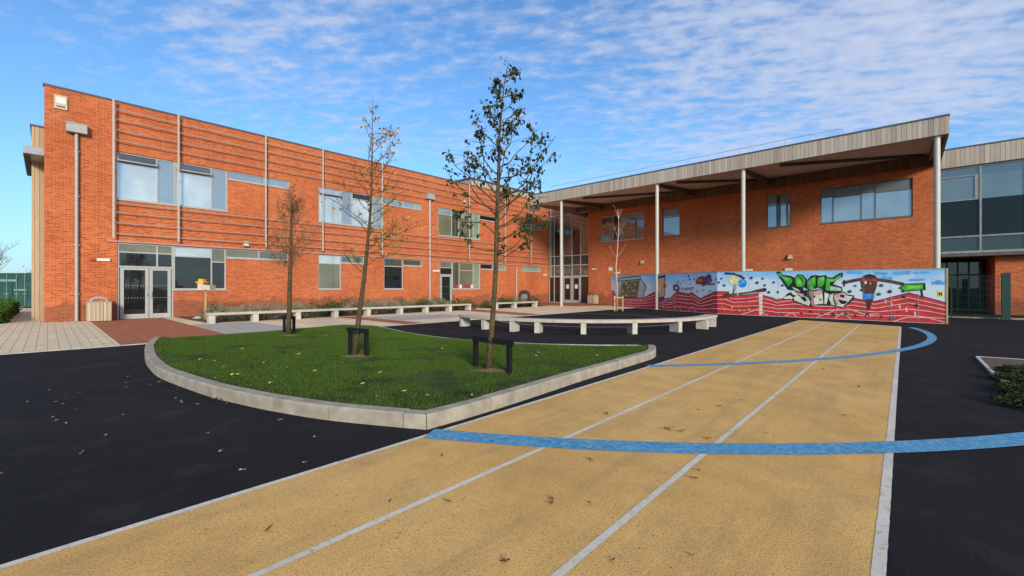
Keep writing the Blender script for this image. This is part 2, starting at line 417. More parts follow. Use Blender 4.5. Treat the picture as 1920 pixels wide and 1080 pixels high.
def dup(root, loc, rz=None, label=None, group=None, scale=None):
    kids = {}
    for o in bpy.data.objects:
        if o.parent: kids.setdefault(o.parent.name, []).append(o)
    def cp(o, parent):
        c = o.copy(); COL.objects.link(c); c.parent = parent
        for k in kids.get(o.name, []): cp(k, c)
        return c
    r = cp(root, None); r.location = loc
    if rz is not None: r.rotation_euler = (0, 0, rz)
    if scale is not None: r.scale = scale if hasattr(scale, '__len__') else (scale,) * 3
    if label: r['label'] = label
    if group: r['group'] = group
    return r

class Fr:
    """a wall's frame: u along, n outwards, z up"""
    def __init__(s, O, U, Nn): s.O = Vector(O); s.U = Vector(U); s.N = Vector(Nn)
    def p(s, u, n, z): q = s.O + s.U * u + s.N * n; return (q.x, q.y, q.z + z)
    def box(s, mb, u0, u1, n0, n1, z0, z1, m=0):
        b = [s.p(u0, n0, z0), s.p(u1, n0, z0), s.p(u1, n1, z0), s.p(u0, n1, z0)]
        t = [s.p(u0, n0, z1), s.p(u1, n0, z1), s.p(u1, n1, z1), s.p(u0, n1, z1)]
        return mb.hexa(b, t, m)

def wall_with_holes(mb, fr, u0, u1, z0, z1, holes, depth=0.16, m=0):
    us = sorted({u0, u1, *[h[0] for h in holes], *[h[1] for h in holes]})
    zs = sorted({z0, z1, *[h[2] for h in holes], *[h[3] for h in holes]})
    us = [u for u in us if u0 <= u <= u1]; zs = [z for z in zs if z0 <= z <= z1]
    for i in range(len(us) - 1):
        for j in range(len(zs) - 1):
            uc, zc = (us[i] + us[i + 1]) / 2, (zs[j] + zs[j + 1]) / 2
            if any(h[0] < uc < h[1] and h[2] < zc < h[3] for h in holes): continue
            mb.quad(fr.p(us[i], 0, zs[j]), fr.p(us[i + 1], 0, zs[j]), fr.p(us[i + 1], 0, zs[j + 1]), fr.p(us[i], 0, zs[j + 1]), m)
    inside = lambda u, z: any(h[0] < u < h[1] and h[2] < z < h[3] for h in holes)
    e = 1e-4
    for h in holes:
        a, b, c, d = h[:4]
        for (p, q, probe) in (((a, c), (b, c), ((a + b) / 2, c - e)), ((a, d), (b, d), ((a + b) / 2, d + e)),
                              ((a, c), (a, d), (a - e, (c + d) / 2)), ((b, c), (b, d), (b + e, (c + d) / 2))):
            if inside(*probe): continue
            if c == z0 and p[1] == q[1] == c: continue
            mb.quad(fr.p(p[0], 0, p[1]), fr.p(q[0], 0, q[1]), fr.p(q[0], -depth, q[1]), fr.p(p[0], -depth, p[1]), m)

def window(fr, parent, u0, u1, z0, z1, cols, fmat='frame', w=0.065, n0=-0.15, n1=-0.06, name='window', sill=True, label=None, pn=-0.10):
    """cols: [(u_end, [z splits], [pane materials bottom to top])]"""
    f = MB()
    fr.box(f, u0, u1, n0, n1, z1 - w, z1); fr.box(f, u0, u1, n0, n1, z0, z0 + w)
    fr.box(f, u0, u0 + w, n0, n1, z0 + w, z1 - w); fr.box(f, u1 - w, u1, n0, n1, z0 + w, z1 - w)
    p = MB(); mats = []
    a = u0
    for k, (b, sp, pm) in enumerate(cols):
        if k < len(cols) - 1: fr.box(f, b - w / 2, b + w / 2, n0, n1 - 0.004, z0 + w, z1 - w)
        la = a + (w if k == 0 else w / 2); lb = b - (w if k == len(cols) - 1 else w / 2)
        edges = [z0] + list(sp) + [z1]
        for zz in sp: fr.box(f, la, lb, n0, n1 - 0.008, zz - w / 2, zz + w / 2)
        for j, mm in enumerate(pm):
            if mm not in mats: mats.append(mm)
            lo = edges[j] + (w if j == 0 else w / 2); hi = edges[j + 1] - (w if j == len(pm) - 1 else w / 2)
            tw = random.uniform(-0.006, 0.006)
            p.quad(fr.p(la, pn + tw, lo), fr.p(lb, pn - tw, lo), fr.p(lb, pn - tw, hi), fr.p(la, pn + tw, hi), mats.index(mm))
        a = b
    fo = f.build(name, fmat, parent)
    if label: fo['label'] = label
    p.build('pane', mats, fo)
    if sill:
        s = MB(); fr.box(s, u0 - 0.02, u1 + 0.02, n1 + 0.002, 0.045, z0 - 0.05, z0 + 0.006); s.build('sill', fmat, fo)
    return fo
SUN_STR, SKY_STR, EXPOSURE = 2.9, 0.15, 0.45
SKY_TINT = (0.60, 0.90, 1.14)
HAZE_COL = (2.0, 2.8, 3.9)
CLOUD_COL = (3.0, 3.3, 4.15)
CLOUD_LOC = (0.0, 0.0, 0.0)
# ================================================================== setting
XW, YW = -27.4, 35.5          # face of the left wing, face of the entrance wing
XP = -15.0                    # edge between paving and asphalt

g = MB(); g.quad((-900, -900, -0.012), (900, -900, -0.012), (900, 900, -0.012), (-900, 900, -0.012))
tag(g.build('ground', 'turf'), kind='structure')
g = MB(); g.quad((XP, -45, 0), (30, -45, 0), (30, 46, 0), (XP, 46, 0))
tag(g.build('asphalt_yard', 'asphalt'), kind='structure')
# paving: pale strip along the left wing
g = MB(); g.quad((XW - 0.3, 3.9, 0.002), (XP, 3.9, 0.002), (XP, 31.4, 0.002), (XW - 0.3, 31.4, 0.002))
g.quad((-26, 31.4, 0.002), (XP - 1.4, 31.4, 0.002), (XP - 2.6, YW, 0.002), (-26, YW, 0.002))
tag(g.build('pale_paving', 'pave'), kind='structure')
g = MB(); g.quad((-60, -45, 0.002), (XP, -45, 0.002), (XP, 1.3, 0.002), (-60, 1.3, 0.002))
g.quad((-60, 1.3, 0.002), (XW - 14, 1.3, 0.002), (XW - 14, 40, 0.002), (-60, 40, 0.002))
tag(g.build('cream_block_paving', 'pave_small'), kind='structure')
g = MB(); g.quad((XW - 0.3, 1.3, 0.005), (XP, 1.3, 0.005), (XP, 3.9, 0.005), (XW - 0.3, 3.9, 0.005))
g.quad((-21.3, 10.0, 0.006), (XP, 10.0, 0.006), (XP, 10.9, 0.006), (-21.3, 10.9, 0.006))
g.quad((XW - 0.3, 19.5, 0.006), (XP, 17.6, 0.006), (XP, 19.0, 0.006), (XW - 0.3, 21.4, 0.006))
g.quad((XW - 0.3, 29.5, 0.006), (-20.0, 29.5, 0.006), (-17.8, YW, 0.006), (XW - 0.3, YW, 0.006))
tag(g.build('red_brick_paving', 'pave_red'), kind='structure')
g = MB(); g.quad((-21.3, 3.9, 0.006), (XP, 3.9, 0.006), (XP - 1.0, 6.4, 0.006), (-21.3, 6.0, 0.006))
g.quad((-20.6, 10.9, 0.0065), (-17.0, 10.9, 0.0065), (-17.0, 15.4, 0.0065), (-19.4, 15.4, 0.0065))
tag(g.build('grey_slab_paving', 'pave_grey'), kind='structure')
# flush edging between the paving and the asphalt
g = MB(); g.box(XP - 0.07, XP + 0.07, -45, 31.4, -0.05, 0.014)
g.bar((XP, 31.4, 0), (XP - 2.6, YW - 0.3, 0), 0.14, 0.028)
tag(g.build('paving_edging', 'edging'), kind='structure')

# ------------------------------------------------------------------ running track
TX = [-3.57, -2.49, -1.33, -0.10]
TE0, TE1 = 23.75, 22.45
def tend(x): return TE0 + (TE1 - TE0) * (x - TX[0]) / (TX[3] - TX[0])
g = MB(); g.quad((TX[0], -14, 0.0025), (TX[3], -14, 0.0025), (TX[3], TE1, 0.0025), (TX[0], TE0, 0.0025))
tag(g.build('running_track', 'track'), kind='structure')
g = MB()
for x, w in zip(TX, (0.055, 0.05, 0.05, 0.06)):
    yy = -14.0; pv = None
    while yy < tend(x):
        wob = .0015 * math.sin(yy * .55 + x * 3)
        q = ((x - w / 2 + wob + random.uniform(-.0016, .0016), yy), (x + w / 2 + wob + random.uniform(-.0016, .0016), yy))
        if pv: g.quad((pv[0][0], pv[0][1], .0045), (pv[1][0], pv[1][1], .0045), (q[1][0], q[1][1], .0045), (q[0][0], q[0][1], .0045))
        pv = q; yy += .07 if yy < 8 else .3
g.quad((TX[0], TE0 - 0.03, 0.0045), (TX[3], TE1 - 0.03, 0.0045), (TX[3], TE1 + 0.03, 0.0045), (TX[0], TE0 + 0.03, 0.0045))
tag(g.build('track_lane_lines', 'white_line'), kind='structure')

def arc_strip(mb, c, r, w, a0, a1, z, n=90):
    pr = None
    for i in range(n + 1):
        a = a0 + (a1 - a0) * i / n; d = Vector((math.cos(a), math.sin(a)))
        q = ((c[0] + d.x * (r - w / 2), c[1] + d.y * (r - w / 2), z), (c[0] + d.x * (r + w / 2), c[1] + d.y * (r + w / 2), z))
        if pr: mb.quad(pr[0], pr[1], q[1], q[0])
        pr = q
RC = (-14.95, 18.5)
g = MB()
arc_strip(g, RC, 15.58, 0.20, math.radians(-43.3), math.radians(13.5), 0.0065)
bp = [G(*p) for p in ((806, 812), (900, 822), (1030, 832), (1215, 840), (1400, 842), (1550, 841), (1670, 837.5), (1800, 832), (1920, 825.5))]
Ab = np.array([[p.x, p.y, 1] for p in bp]); bb = np.array([p.x ** 2 + p.y ** 2 for p in bp]); sb = np.linalg.lstsq(Ab, bb, rcond=None)[0]
rc_ = (sb[0] / 2, sb[1] / 2); rr_ = math.sqrt(sb[2] + rc_[0] ** 2 + rc_[1] ** 2)
a_start = math.atan2(bp[0].y - rc_[1], bp[0].x - rc_[0]); a_end = math.atan2(bp[-1].y - rc_[1], bp[-1].x - rc_[0])
arc_strip(g, rc_, rr_, 0.275, a_start, a_end + .35 * (1 if a_end > a_start else -1), 0.0065)
print('near arc', rc_, rr_, a_start, a_end)
tag(g.build('blue_ring_lines', 'blue_line'), kind='structure')
g = MB()
arc_strip(g, (-11.35, 17.6), 4.3, 0.08, 0, 2 * math.pi, 0.005)
tag(g.build('yard_circle_line', 'thin_line'), kind='structure')

# ------------------------------------------------------------------ raised lawn with kerb
front_px = [(340, 634.5), (310, 636), (290, 642), (277, 652), (271.5, 664), (273, 680), (283, 695), (300, 709), (350, 729), (400, 746), (450, 758), (500, 769), (600, 786), (700, 797), (800, 806)]
right_px = [(900, 777), (1000, 745), (1100, 711.5), (1200, 680.5), (1226, 671.5)]
tip_px = [(1230, 664), (1226, 657), (1214, 651.5), (1198, 648.5)]
back_px = [(1100, 648), (1000, 645.5), (900, 640), (830, 634), (770, 625.5), (735, 618), (706, 612.5), (670, 610.5), (600, 614), (520, 621), (440, 628), (390, 631.5)]
def wpts(pp): return [G(*p).to_2d() for p in pp]
Wf, Wr, Wt, Wb = wpts(front_px), wpts(right_px), wpts(tip_px), wpts(back_px)
def catmull(pts, per=6):
    out = []
    for i in range(len(pts) - 1):
        p0, p1, p2, p3 = pts[max(i - 1, 0)], pts[i], pts[i + 1], pts[min(i + 2, len(pts) - 1)]
        for k in range(per):
            t = k / per
            out.append(0.5 * ((2 * p1) + (p2 - p0) * t + (2 * p0 - 5 * p1 + 4 * p2 - p3) * t * t + (3 * p1 - p0 - 3 * p2 + p3) * t ** 3))
    out.append(pts[-1]); return out
Cf = catmull(Wf); Cr = catmull([Wf[-1]] + Wr + Wt, 5); Cb = catmull([Wt[-1]] + Wb + [Wf[0]], 5)
outer = Cf[:-1] + Cr[:-1] + Cb[:-1]
nF, nR = len(Cf) - 1, len(Cr) - 1
def pdist(p, line):
    best = 1e9
    for a, b in zip(line[:-1], line[1:]):
        d = b - a; t = max(0, min(1, (p - a).dot(d) / max(d.length_squared, 1e-9)))
        best = min(best, (p - a - d * t).length)
    return best
def sst(x): x = max(0, min(1, x)); return x * x * (3 - 2 * x)
KH = 0.158
def kerb_h(p): return 0.03 + (KH - 0.03) * sst(pdist(p, Cb) / 1.1)
def lawn_z(p): return 0.012 + 0.135 * sst(pdist(p, Cb) / 1.6)
def offset(poly, d):
    n = len(poly); out = []
    for i in range(n):
        t = (poly[(i + 1) % n] - poly[i - 1]).normalized()
        out.append(poly[i] + Vector((-t.y, t.x)) * d)
    return out
area = sum(outer[i].x * outer[(i + 1) % len(outer)].y - outer[(i + 1) % len(outer)].x * outer[i].y for i in range(len(outer)))
sgn = 1 if area > 0 else -1
inner = offset(outer, 0.16 * sgn); innerb = offset(outer, 0.06 * sgn)
# keep the sharp corner mitred
ci = nF
def kerb_run(mb, idx, inn, closed_h=None):
    """split the run into blocks about 0.9 m long with a hair joint between them"""
    seg = [idx[0]]; acc = 0
    runs = []
    for a, b in zip(idx[:-1], idx[1:]):
        acc += (outer[b % len(outer)] - outer[a % len(outer)]).length; seg.append(b)
        if acc > 0.88 or b == ci: runs.append(seg); seg = [b]; acc = 0
    if len(seg) > 1: runs.append(seg)
    for r in runs:
        O = [outer[i % len(outer)].copy() for i in r]; I = [inn[i % len(outer)].copy() for i in r]
        gap = 0.005
        for arr in (O, I):
            d = (arr[1] - arr[0]); arr[0] += d.normalized() * min(gap, d.length * .3)
            d = (arr[-2] - arr[-1]); arr[-1] += d.normalized() * min(gap, d.length * .3)
        dz = random.uniform(-0.004, 0.004)
        rows = []
        for o_, i_ in zip(O, I):
            h = kerb_h(o_) + dz if closed_h is None else closed_h
            n_ = (o_ - i_).normalized(); c = min(0.02, h * 0.3)
            rows.append([(o_.x, o_.y, -0.05), (o_.x, o_.y, h - c), (o_.x - n_.x * c, o_.y - n_.y * c, h), (i_.x, i_.y, h), (i_.x, i_.y, -0.05)])
        for r0, r1 in zip(rows[:-1], rows[1:]):
            for k in range(4): mb.quad(r0[k], r1[k], r1[k + 1], r0[k + 1])
        for rr in (rows[0], rows[-1]): mb.add(rr, [(0, 1, 2, 3, 4)])
g = MB(); kerb_run(g, list(range(0, nF + nR + 1)), inner)
tag(g.build('lawn_kerb', 'kerb'), kind='structure')
g = MB(); kerb_run(g, list(range(nF + nR, len(outer) + 1)), innerb, 0.03)
tag(g.build('lawn_edging', 'edging'), kind='structure')
lawn_poly = [inner[i] if i <= nF + nR else innerb[i] for i in range(len(outer))]
# dedupe close points
lp = [lawn_poly[0]]
for p in lawn_poly[1:]:
    if (p - lp[-1]).length > 0.06: lp.append(p)
def inside_poly(x, y, poly):
    c = False; n = len(poly); j = n - 1
    for i in range(n):
        xi, yi, xj, yj = poly[i][0], poly[i][1], poly[j][0], poly[j][1]
        if (yi > y) != (yj > y) and x < (xj - xi) * (y - yi) / (yj - yi) + xi: c = not c
        j = i
    return c
xs = [p.x for p in lp]; ys = [p.y for p in lp]
pts2 = [Vector((p.x, p.y)) for p in lp]; nb = len(pts2)
st = 0.32
ix = min(xs)
while ix < max(xs):
    iy = min(ys)
    while iy < max(ys):
        q = Vector((ix + random.uniform(-.06, .06), iy + random.uniform(-.06, .06)))
        if inside_poly(q.x, q.y, lp) and pdist(q, lp + [lp[0]]) > 0.12: pts2.append(q)
        iy += st
    ix += st
vo, _, fo, *_ = delaunay_2d_cdt(pts2, [(i, (i + 1) % nb) for i in range(nb)], [], 1, 1e-5)
g = MB(); g.add([(v.x, v.y, lawn_z(v) + (random.uniform(-0.012, 0.016) if k >= nb else 0)) for k, v in enumerate(vo)], [tuple(f) for f in fo])
lawn = g.build('lawn', 'turf', smooth=True); tag(lawn, kind='structure')

# grass blades, as one mass
lpn = np.array([[p.x, p.y] for p in lp]); lo, hi = lpn.min(0), lpn.max(0)
Cbn = np.array([[p.x, p.y] for p in Cb])
def np_inside(P, poly):
    c = np.zeros(len(P), bool); j = len(poly) - 1
    for i in range(len(poly)):
        a, b = poly[i], poly[j]
        cond = ((a[1] > P[:, 1]) != (b[1] > P[:, 1])) & (P[:, 0] < (b[0] - a[0]) * (P[:, 1] - a[1]) / (b[1] - a[1] + 1e-12) + a[0])
        c ^= cond; j = i
    return c
def np_pdist(P, line):
    best = np.full(len(P), 1e9)
    for a, b in zip(line[:-1], line[1:]):
        d = b - a; L = max(d @ d, 1e-9)
        t = np.clip(((P - a) @ d) / L, 0, 1)[:, None]
        best = np.minimum(best, np.linalg.norm(P - a - d * t, axis=1))
    return best
P = rng.uniform(lo, hi, (620000, 2)); P = P[np_inside(P, lpn)]
dist = np.linalg.norm(P, axis=1)
dd = np_pdist(P, Cbn)
edge = np_pdist(P, np.vstack([lpn[: nF + nR + 1]]))
patch = (np.sin(P[:, 0] * 2.3 + 1.2 * np.sin(P[:, 1] * 1.7)) * np.sin(P[:, 1] * 2.9 + np.sin(P[:, 0] * 1.3)) + 1) / 2
keep = rng.random(len(P)) < np.clip(0.25 + 0.75 * np.minimum(1, edge / 0.45), 0, 1) * (0.55 + 0.45 * patch)
P, dd, patch, dist = P[keep], dd[keep], patch[keep], dist[keep]
n = len(P)
x_ = np.clip(dd / 1.6, 0, 1); z0 = 0.012 + 0.135 * x_ * x_ * (3 - 2 * x_) - 0.008
az = rng.uniform(0, 2 * np.pi, n); ln = rng.uniform(0.024, 0.052, n) * (0.7 + 0.5 * patch); wd = rng.uniform(0.004, 0.0075, n) * (0.8 + dist / 14)
lean = rng.uniform(0.1, 0.9, n); la = rng.uniform(0, 2 * np.pi, n)
V = np.zeros((n, 3, 3))
V[:, 0, 0] = P[:, 0] - np.cos(az) * wd / 2; V[:, 0, 1] = P[:, 1] - np.sin(az) * wd / 2; V[:, 0, 2] = z0
V[:, 1, 0] = P[:, 0] + np.cos(az) * wd / 2; V[:, 1, 1] = P[:, 1] + np.sin(az) * wd / 2; V[:, 1, 2] = z0
V[:, 2, 0] = P[:, 0] + np.cos(la) * lean * ln * .8; V[:, 2, 1] = P[:, 1] + np.sin(la) * lean * ln * .8; V[:, 2, 2] = z0 + ln * np.sqrt(1 - 0.5 * lean ** 2)
def tri_mesh(name, V, mat):
    n = len(V); me = bpy.data.meshes.new(name)
    me.vertices.add(n * 3); me.vertices.foreach_set('co', V.reshape(-1).astype(np.float32))
    me.loops.add(n * 3); me.loops.foreach_set('vertex_index', np.arange(n * 3, dtype=np.int32))
    me.polygons.add(n); me.polygons.foreach_set('loop_start', np.arange(0, n * 3, 3, dtype=np.int32))
    try: me.polygons.foreach_set('loop_total', np.full(n, 3, dtype=np.int32))
    except Exception: pass
    me.materials.append(MT[mat]); me.update(calc_edges=True)
    o = bpy.data.objects.new(name, me); COL.objects.link(o); return o
gr = tri_mesh('grass', V, 'grass'); tag(gr, 'short green grass growing across the kerbed lawn', 'grass', kind='stuff')

# ================================================================== left wing
HL = 10.30; LEN = YW + 0.1; Y0 = -0.1
A = Fr((XW, 0, 0), (0, 1, 0), (1, 0, 0))
def ua(px): return onx(px, 540, XW)[0]
ZT, ZS, ZR = 7.97, 5.72, 7.50           # upper windows: head, sill, ribbon sill
GT, GS, GR = 3.66, 1.42, 3.16           # lower windows
lw = thing('school_wing', 'long two-storey orange brick school wing with thin steel rails across its face', 'building', loc=(0, 0, 0))
U = {k: ua(k) for k in (217, 328.5, 427, 543, 597, 661, 717, 790, 822, 861, 900, 936, 979, 1014, 220, 325.5, 424, 541, 640, 683, 720, 756, 791, 825, 849, 901, 949, 978)}
holes = [
    (U[217], U[427], ZS, ZT), (U[427], U[543], ZR, ZT),
    (U[597], U[717], ZS, ZT), (U[717], U[790], ZR, ZT),
    (U[822], U[900], ZS, ZT), (U[900], U[936], ZR, ZT), (U[979], U[1014], ZR - .1, ZT),
    (U[220], U[325.5], 0, GT), (U[325.5], U[424], GS, GT), (U[424], U[541], GR, GT),
    (U[597] , U[640], GS, GT), (U[640], U[683], GR, GT),
    (U[720], U[756], GS, GT), (U[756], U[791], GR, GT),
    (U[825], U[849], 0, GT), (U[849], U[901], GS, GT), (U[901], U[949], GR, GT), (U[978], U[1014], GR, GT),
]
w = MB(); wall_with_holes(w, A, Y0, LEN - 0.1, 0, HL, holes, 0.17)
XB = XW - 13.5
w.quad((XW, Y0, 0), (XB, Y0, 0), (XB, Y0, HL), (XW, Y0, HL)); w.quad((XB, Y0, 0), (XB, LEN, 0), (XB, LEN, HL), (XB, Y0, HL))
w.quad((XB, LEN, 0), (XW, LEN, 0), (XW, LEN, HL), (XB, LEN, HL))
w.build('wall', 'brick', lw)
r = MB(); r.quad((XW - .3, Y0, HL - .25), (XW - .3, LEN, HL - .25), (XB, LEN, HL - .25), (XB, Y0, HL - .25)); r.build('roof', 'coping', lw)
c = MB(); c.box(XW - 0.34, XW + 0.05, Y0 - 0.04, LEN, HL + .002, HL + 0.07); c.build('coping', 'coping', lw)

# upper windows, each a frame with its panes
def fracs(a, b, *f): return [a + (b - a) * x for x in f]
def big_upper(a, b, m1, m2, mats):
    (c1, c2, c3) = fracs(a, b, *mats)
    return window(A, lw, a, b, ZS, ZT, [(c1, [ZT - 0.42], [m1, 'glass_dark']), (c2, [], [m2]), (c3, [ZT - 0.42], [m1, 'glass_dark']), (b, [], [m2])])
mids = [ua(x) for x in (295.5, 328.5, 397, 427)]
big_upper(U[217], U[427], 'glass_sky', 'glass_blue', [(m - U[217]) / (U[427] - U[217]) for m in mids[:3]])
window(A, lw, U[427], U[543], ZR, ZT, [(ua(497), [], ['glass_blue']), (U[543], [], ['glass_blue'])])
mids = [ua(x) for x in (641, 661, 699)]
big_upper(U[597], U[717], 'glass_sky', 'glass_blue', [(m - U[597]) / (U[717] - U[597]) for m in mids])
window(A, lw, U[717], U[790], ZR, ZT, [(ua(757), [], ['glass_blue']), (ua(778), [], ['glass_blue']), (U[790], [], ['glass_green'])])
mids = [ua(x) for x in (848, 861, 888)]
window(A, lw, U[822], U[900], ZS, ZT, [(mids[0], [ZT - .5], ['glass_blind', 'glass_blue']), (mids[1], [], ['glass_mid']), (mids[2], [ZT - .5], ['glass_blind', 'glass_blue']), (U[900], [], ['glass_green'])])
window(A, lw, U[900], U[936], ZR, ZT, [(U[936], [], ['glass_dark'])])
window(A, lw, U[979], U[1014], ZR - .1, ZT, [(ua(995), [], ['glass_green']), (U[1014], [], ['glass_green'])])
# ground floor windows
window(A, lw, U[325.5], U[424], GS, GT, [(ua(397), [GT - .52], ['glass_dark', 'glass_sky']), (U[424], [GT - .75], ['glass_dark', 'glass_blind'])])
window(A, lw, U[424], U[541], GR, GT, [(ua(486), [], ['glass_blind']), (U[541], [], ['glass_mid'])])
window(A, lw, U[597], U[640], GS, GT, [(U[640], [GT - .58], ['glass_blind', 'glass_sky'])])
window(A, lw, U[640], U[683], GR, GT, [(U[683], [], ['glass_mid'])])
window(A, lw, U[720], U[756], GS, GT, [(U[756], [GT - .58], ['glass_dark', 'glass_mid'])])
window(A, lw, U[756], U[791], GR, GT, [(U[791], [], ['glass_mid'])])
wl = window(A, lw, U[849], U[901], GS, GT, [(ua(862), [], ['glass_mid']), (ua(888), [GT - .68], ['glass_blind', 'glass_blind']), (U[901], [], ['glass_green'])])
window(A, lw, U[901], U[949], GR, GT, [(ua(924), [], ['glass_dark']), (U[949], [], ['glass_green'])])
window(A, lw, U[978], U[1014], GR, GT, [(ua(989), [], ['glass_green']), (U[1014], [], ['glass_green'])])
# coloured papers standing on the far window's ledge, behind its glass line
for a, b, mm in ((856, 861, 'red_plastic'), (862, 867, 'white_plastic'), (873, 882, 'red_plastic'), (884, 889, 'white_plastic')):
    pp = MB(); A.box(pp, ua(a), ua(b), -0.085, -0.075, GS + .07, GS + .36); pp.build('paper_card', mm, wl)

# open top vents of the first upper windows
for a, b in ((U[217] + .06, ua(295.5) - .04), (ua(331), ua(397) - .04), (U[597] + .06, ua(641) - .04)):
    f = MB(); zt, zb, no = ZT - 0.07, ZT - 0.42, 0.13
    for (p, q) in (((a, -0.06, zt), (a, no, zb)), ((b, -0.06, zt), (b, no, zb)), ((a, no, zb), (b, no, zb))):
        f.bar(A.p(*p), A.p(*q), 0.05, 0.05)
    vo_ = f.build('vent_sash', 'frame', lw)
    q = MB(); q.quad(A.p(a + .03, -0.05, zt), A.p(b - .03, -0.05, zt), A.p(b - .03, no - .01, zb), A.p(a + .03, no - .01, zb)); q.build('pane', 'glass_dark', vo_)

# double door with transom lights
def door_set(fr, parent, a, b, leaves, ztop, zdoor, matp='glass_dark', tcols=None):
    sc = MB(); ww = 0.07
    fr.box(sc, a, a + ww, -.15, -.05, 0, ztop); fr.box(sc, b - ww, b, -.15, -.05, 0, ztop)
    fr.box(sc, a + ww, b - ww, -.15, -.05, ztop - ww, ztop); fr.box(sc, a + ww, b - ww, -.15, -.05, zdoor, zdoor + ww)
    tr = tcols or [(b - ww, [])]
    la = a + ww; pan = MB(); mats = ['glass_dark', 'glass_blind']
    for k, (e, sp) in enumerate(tr):
        last = k == len(tr) - 1
        e2 = b - ww if last else e - .035
        if not last: fr.box(sc, e - .035, e + .035, -.15, -.054, zdoor + ww, ztop - ww)
        eds = [zdoor + ww] + sp + [ztop - ww]
        for z in sp: fr.box(sc, la, e2, -.15, -.058, z - .03, z + .03)
        for j in range(len(eds) - 1):
            pan.quad(fr.p(la, -.1, eds[j]), fr.p(e2, -.1, eds[j]), fr.p(e2, -.1, eds[j + 1]), fr.p(la, -.1, eds[j + 1]), 1 if j == len(eds) - 2 else 0)
        la = e + .035
    so = sc.build('door_screen', 'frame', parent); pan.build('pane', mats, so)
    n = len(leaves) - 1
    for i in range(n):
        l, r_ = leaves[i] + .012, leaves[i + 1] - .012
        d = MB(); st = 0.13
        fr.box(d, l, l + st, -.13, -.04, 0.015, zdoor - .01); fr.box(d, r_ - st, r_, -.13, -.04, 0.015, zdoor - .01)
        fr.box(d, l + st, r_ - st, -.13, -.044, 0.015, 0.24); fr.box(d, l + st, r_ - st, -.13, -.044, zdoor - .13, zdoor - .01)
        do = d.build('door', 'frame', parent)
        q = MB(); q.quad(fr.p(l + st, -.09, .24), fr.p(r_ - st, -.09, .24), fr.p(r_ - st, -.09, zdoor - .13), fr.p(l + st, -.09, zdoor - .13))
        for zz in (1.02, 1.62):
            m_ = int((r_ - l - 2 * st) / 0.11)
            for k in range(m_):
                u = l + st + 0.06 + k * (r_ - l - 2 * st - .12) / max(1, m_ - 1)
                fr.box(q, u - .016, u + .016, -.087, -.085, zz - .016, zz + .016, 1)
        q.build('pane', [matp, 'frame_mid'], do)
        h = MB(); hu = (r_ - st / 2) if i == 0 and n > 1 else (l + st / 2)
        fr.box(h, hu - .02, hu + .02, -.04, .02, 1.05, 1.35) if i % 2 else fr.box(h, hu - .015, hu + .015, -.04, .015, 1.1, 1.25)
        h.build('handle', 'pipe', do)
MT['frame_mid'] = plain('frosted_dots', (0.30, 0.30, 0.28), 0.6)
a, b = U[220], U[325.5]
door_set(A, lw, a, b, [a + .09, (a + b) / 2 + .1, b - .09], GT, 2.50, tcols=[(ua(295), [3.22]), (b, [3.22])])
door_set(A, lw, U[825], U[849], [U[825] + .08, U[849] - .08], GT, 2.55, tcols=[(U[849], [3.15])])
ml = MB(); A.box(ml, U[220] - .35, ua(1026), -.02, .055, GT + .01, GT + .10); ml.build('lintel_trim', 'lintel', lw)

# thin steel rails standing off the brick, and their posts
for z in (9.88, 9.42, 8.93, 8.44, 5.50, 5.06, 4.56, 4.06):
    rl = MB(); A.box(rl, ua(211.5), ua(1029), 0.17, 0.225, z - .017, z + .017); rl.build('rail', 'rail', lw)
for px in (211.5, 332.5, 495.3, 602, 713, 876, 943, 992, 1029):
    u = ua(px); p = MB(); A.box(p, u - .036, u + .036, 0.24, 0.31, 3.85 if px < 1000 else 2.6, HL + 0.03)
    for z in (9.65, 7.0, 4.8): A.box(p, u - .02, u + .02, 0.0, 0.24, z, z + .05)
    p.build('post', 'post', lw)
# downpipes
def downpipe(px, zt, hop):
    u = ua(px); p = MB()
    p.tube([A.p(u, .10, .02), A.p(u, .10, zt - .3)], .062, 12)
    for z in (1.2, 3.4, 5.6, 7.6):
        if z < zt - .5: A.box(p, u - .09, u + .09, 0.005, .11, z, z + .05)
    o = p.build('downpipe', 'pipe', lw, )
    if hop:
        h = MB(); A.box(h, u - .33, u + .33, .01, .30, zt - .32, zt + .05); A.box(h, u - .35, u + .35, .008, .32, zt + .05, zt + .09); h.build('hopper', 'pipe', o)
downpipe(143.5, 8.75, True); downpipe(804.5, 8.75, True); downpipe(967, 3.75, False)
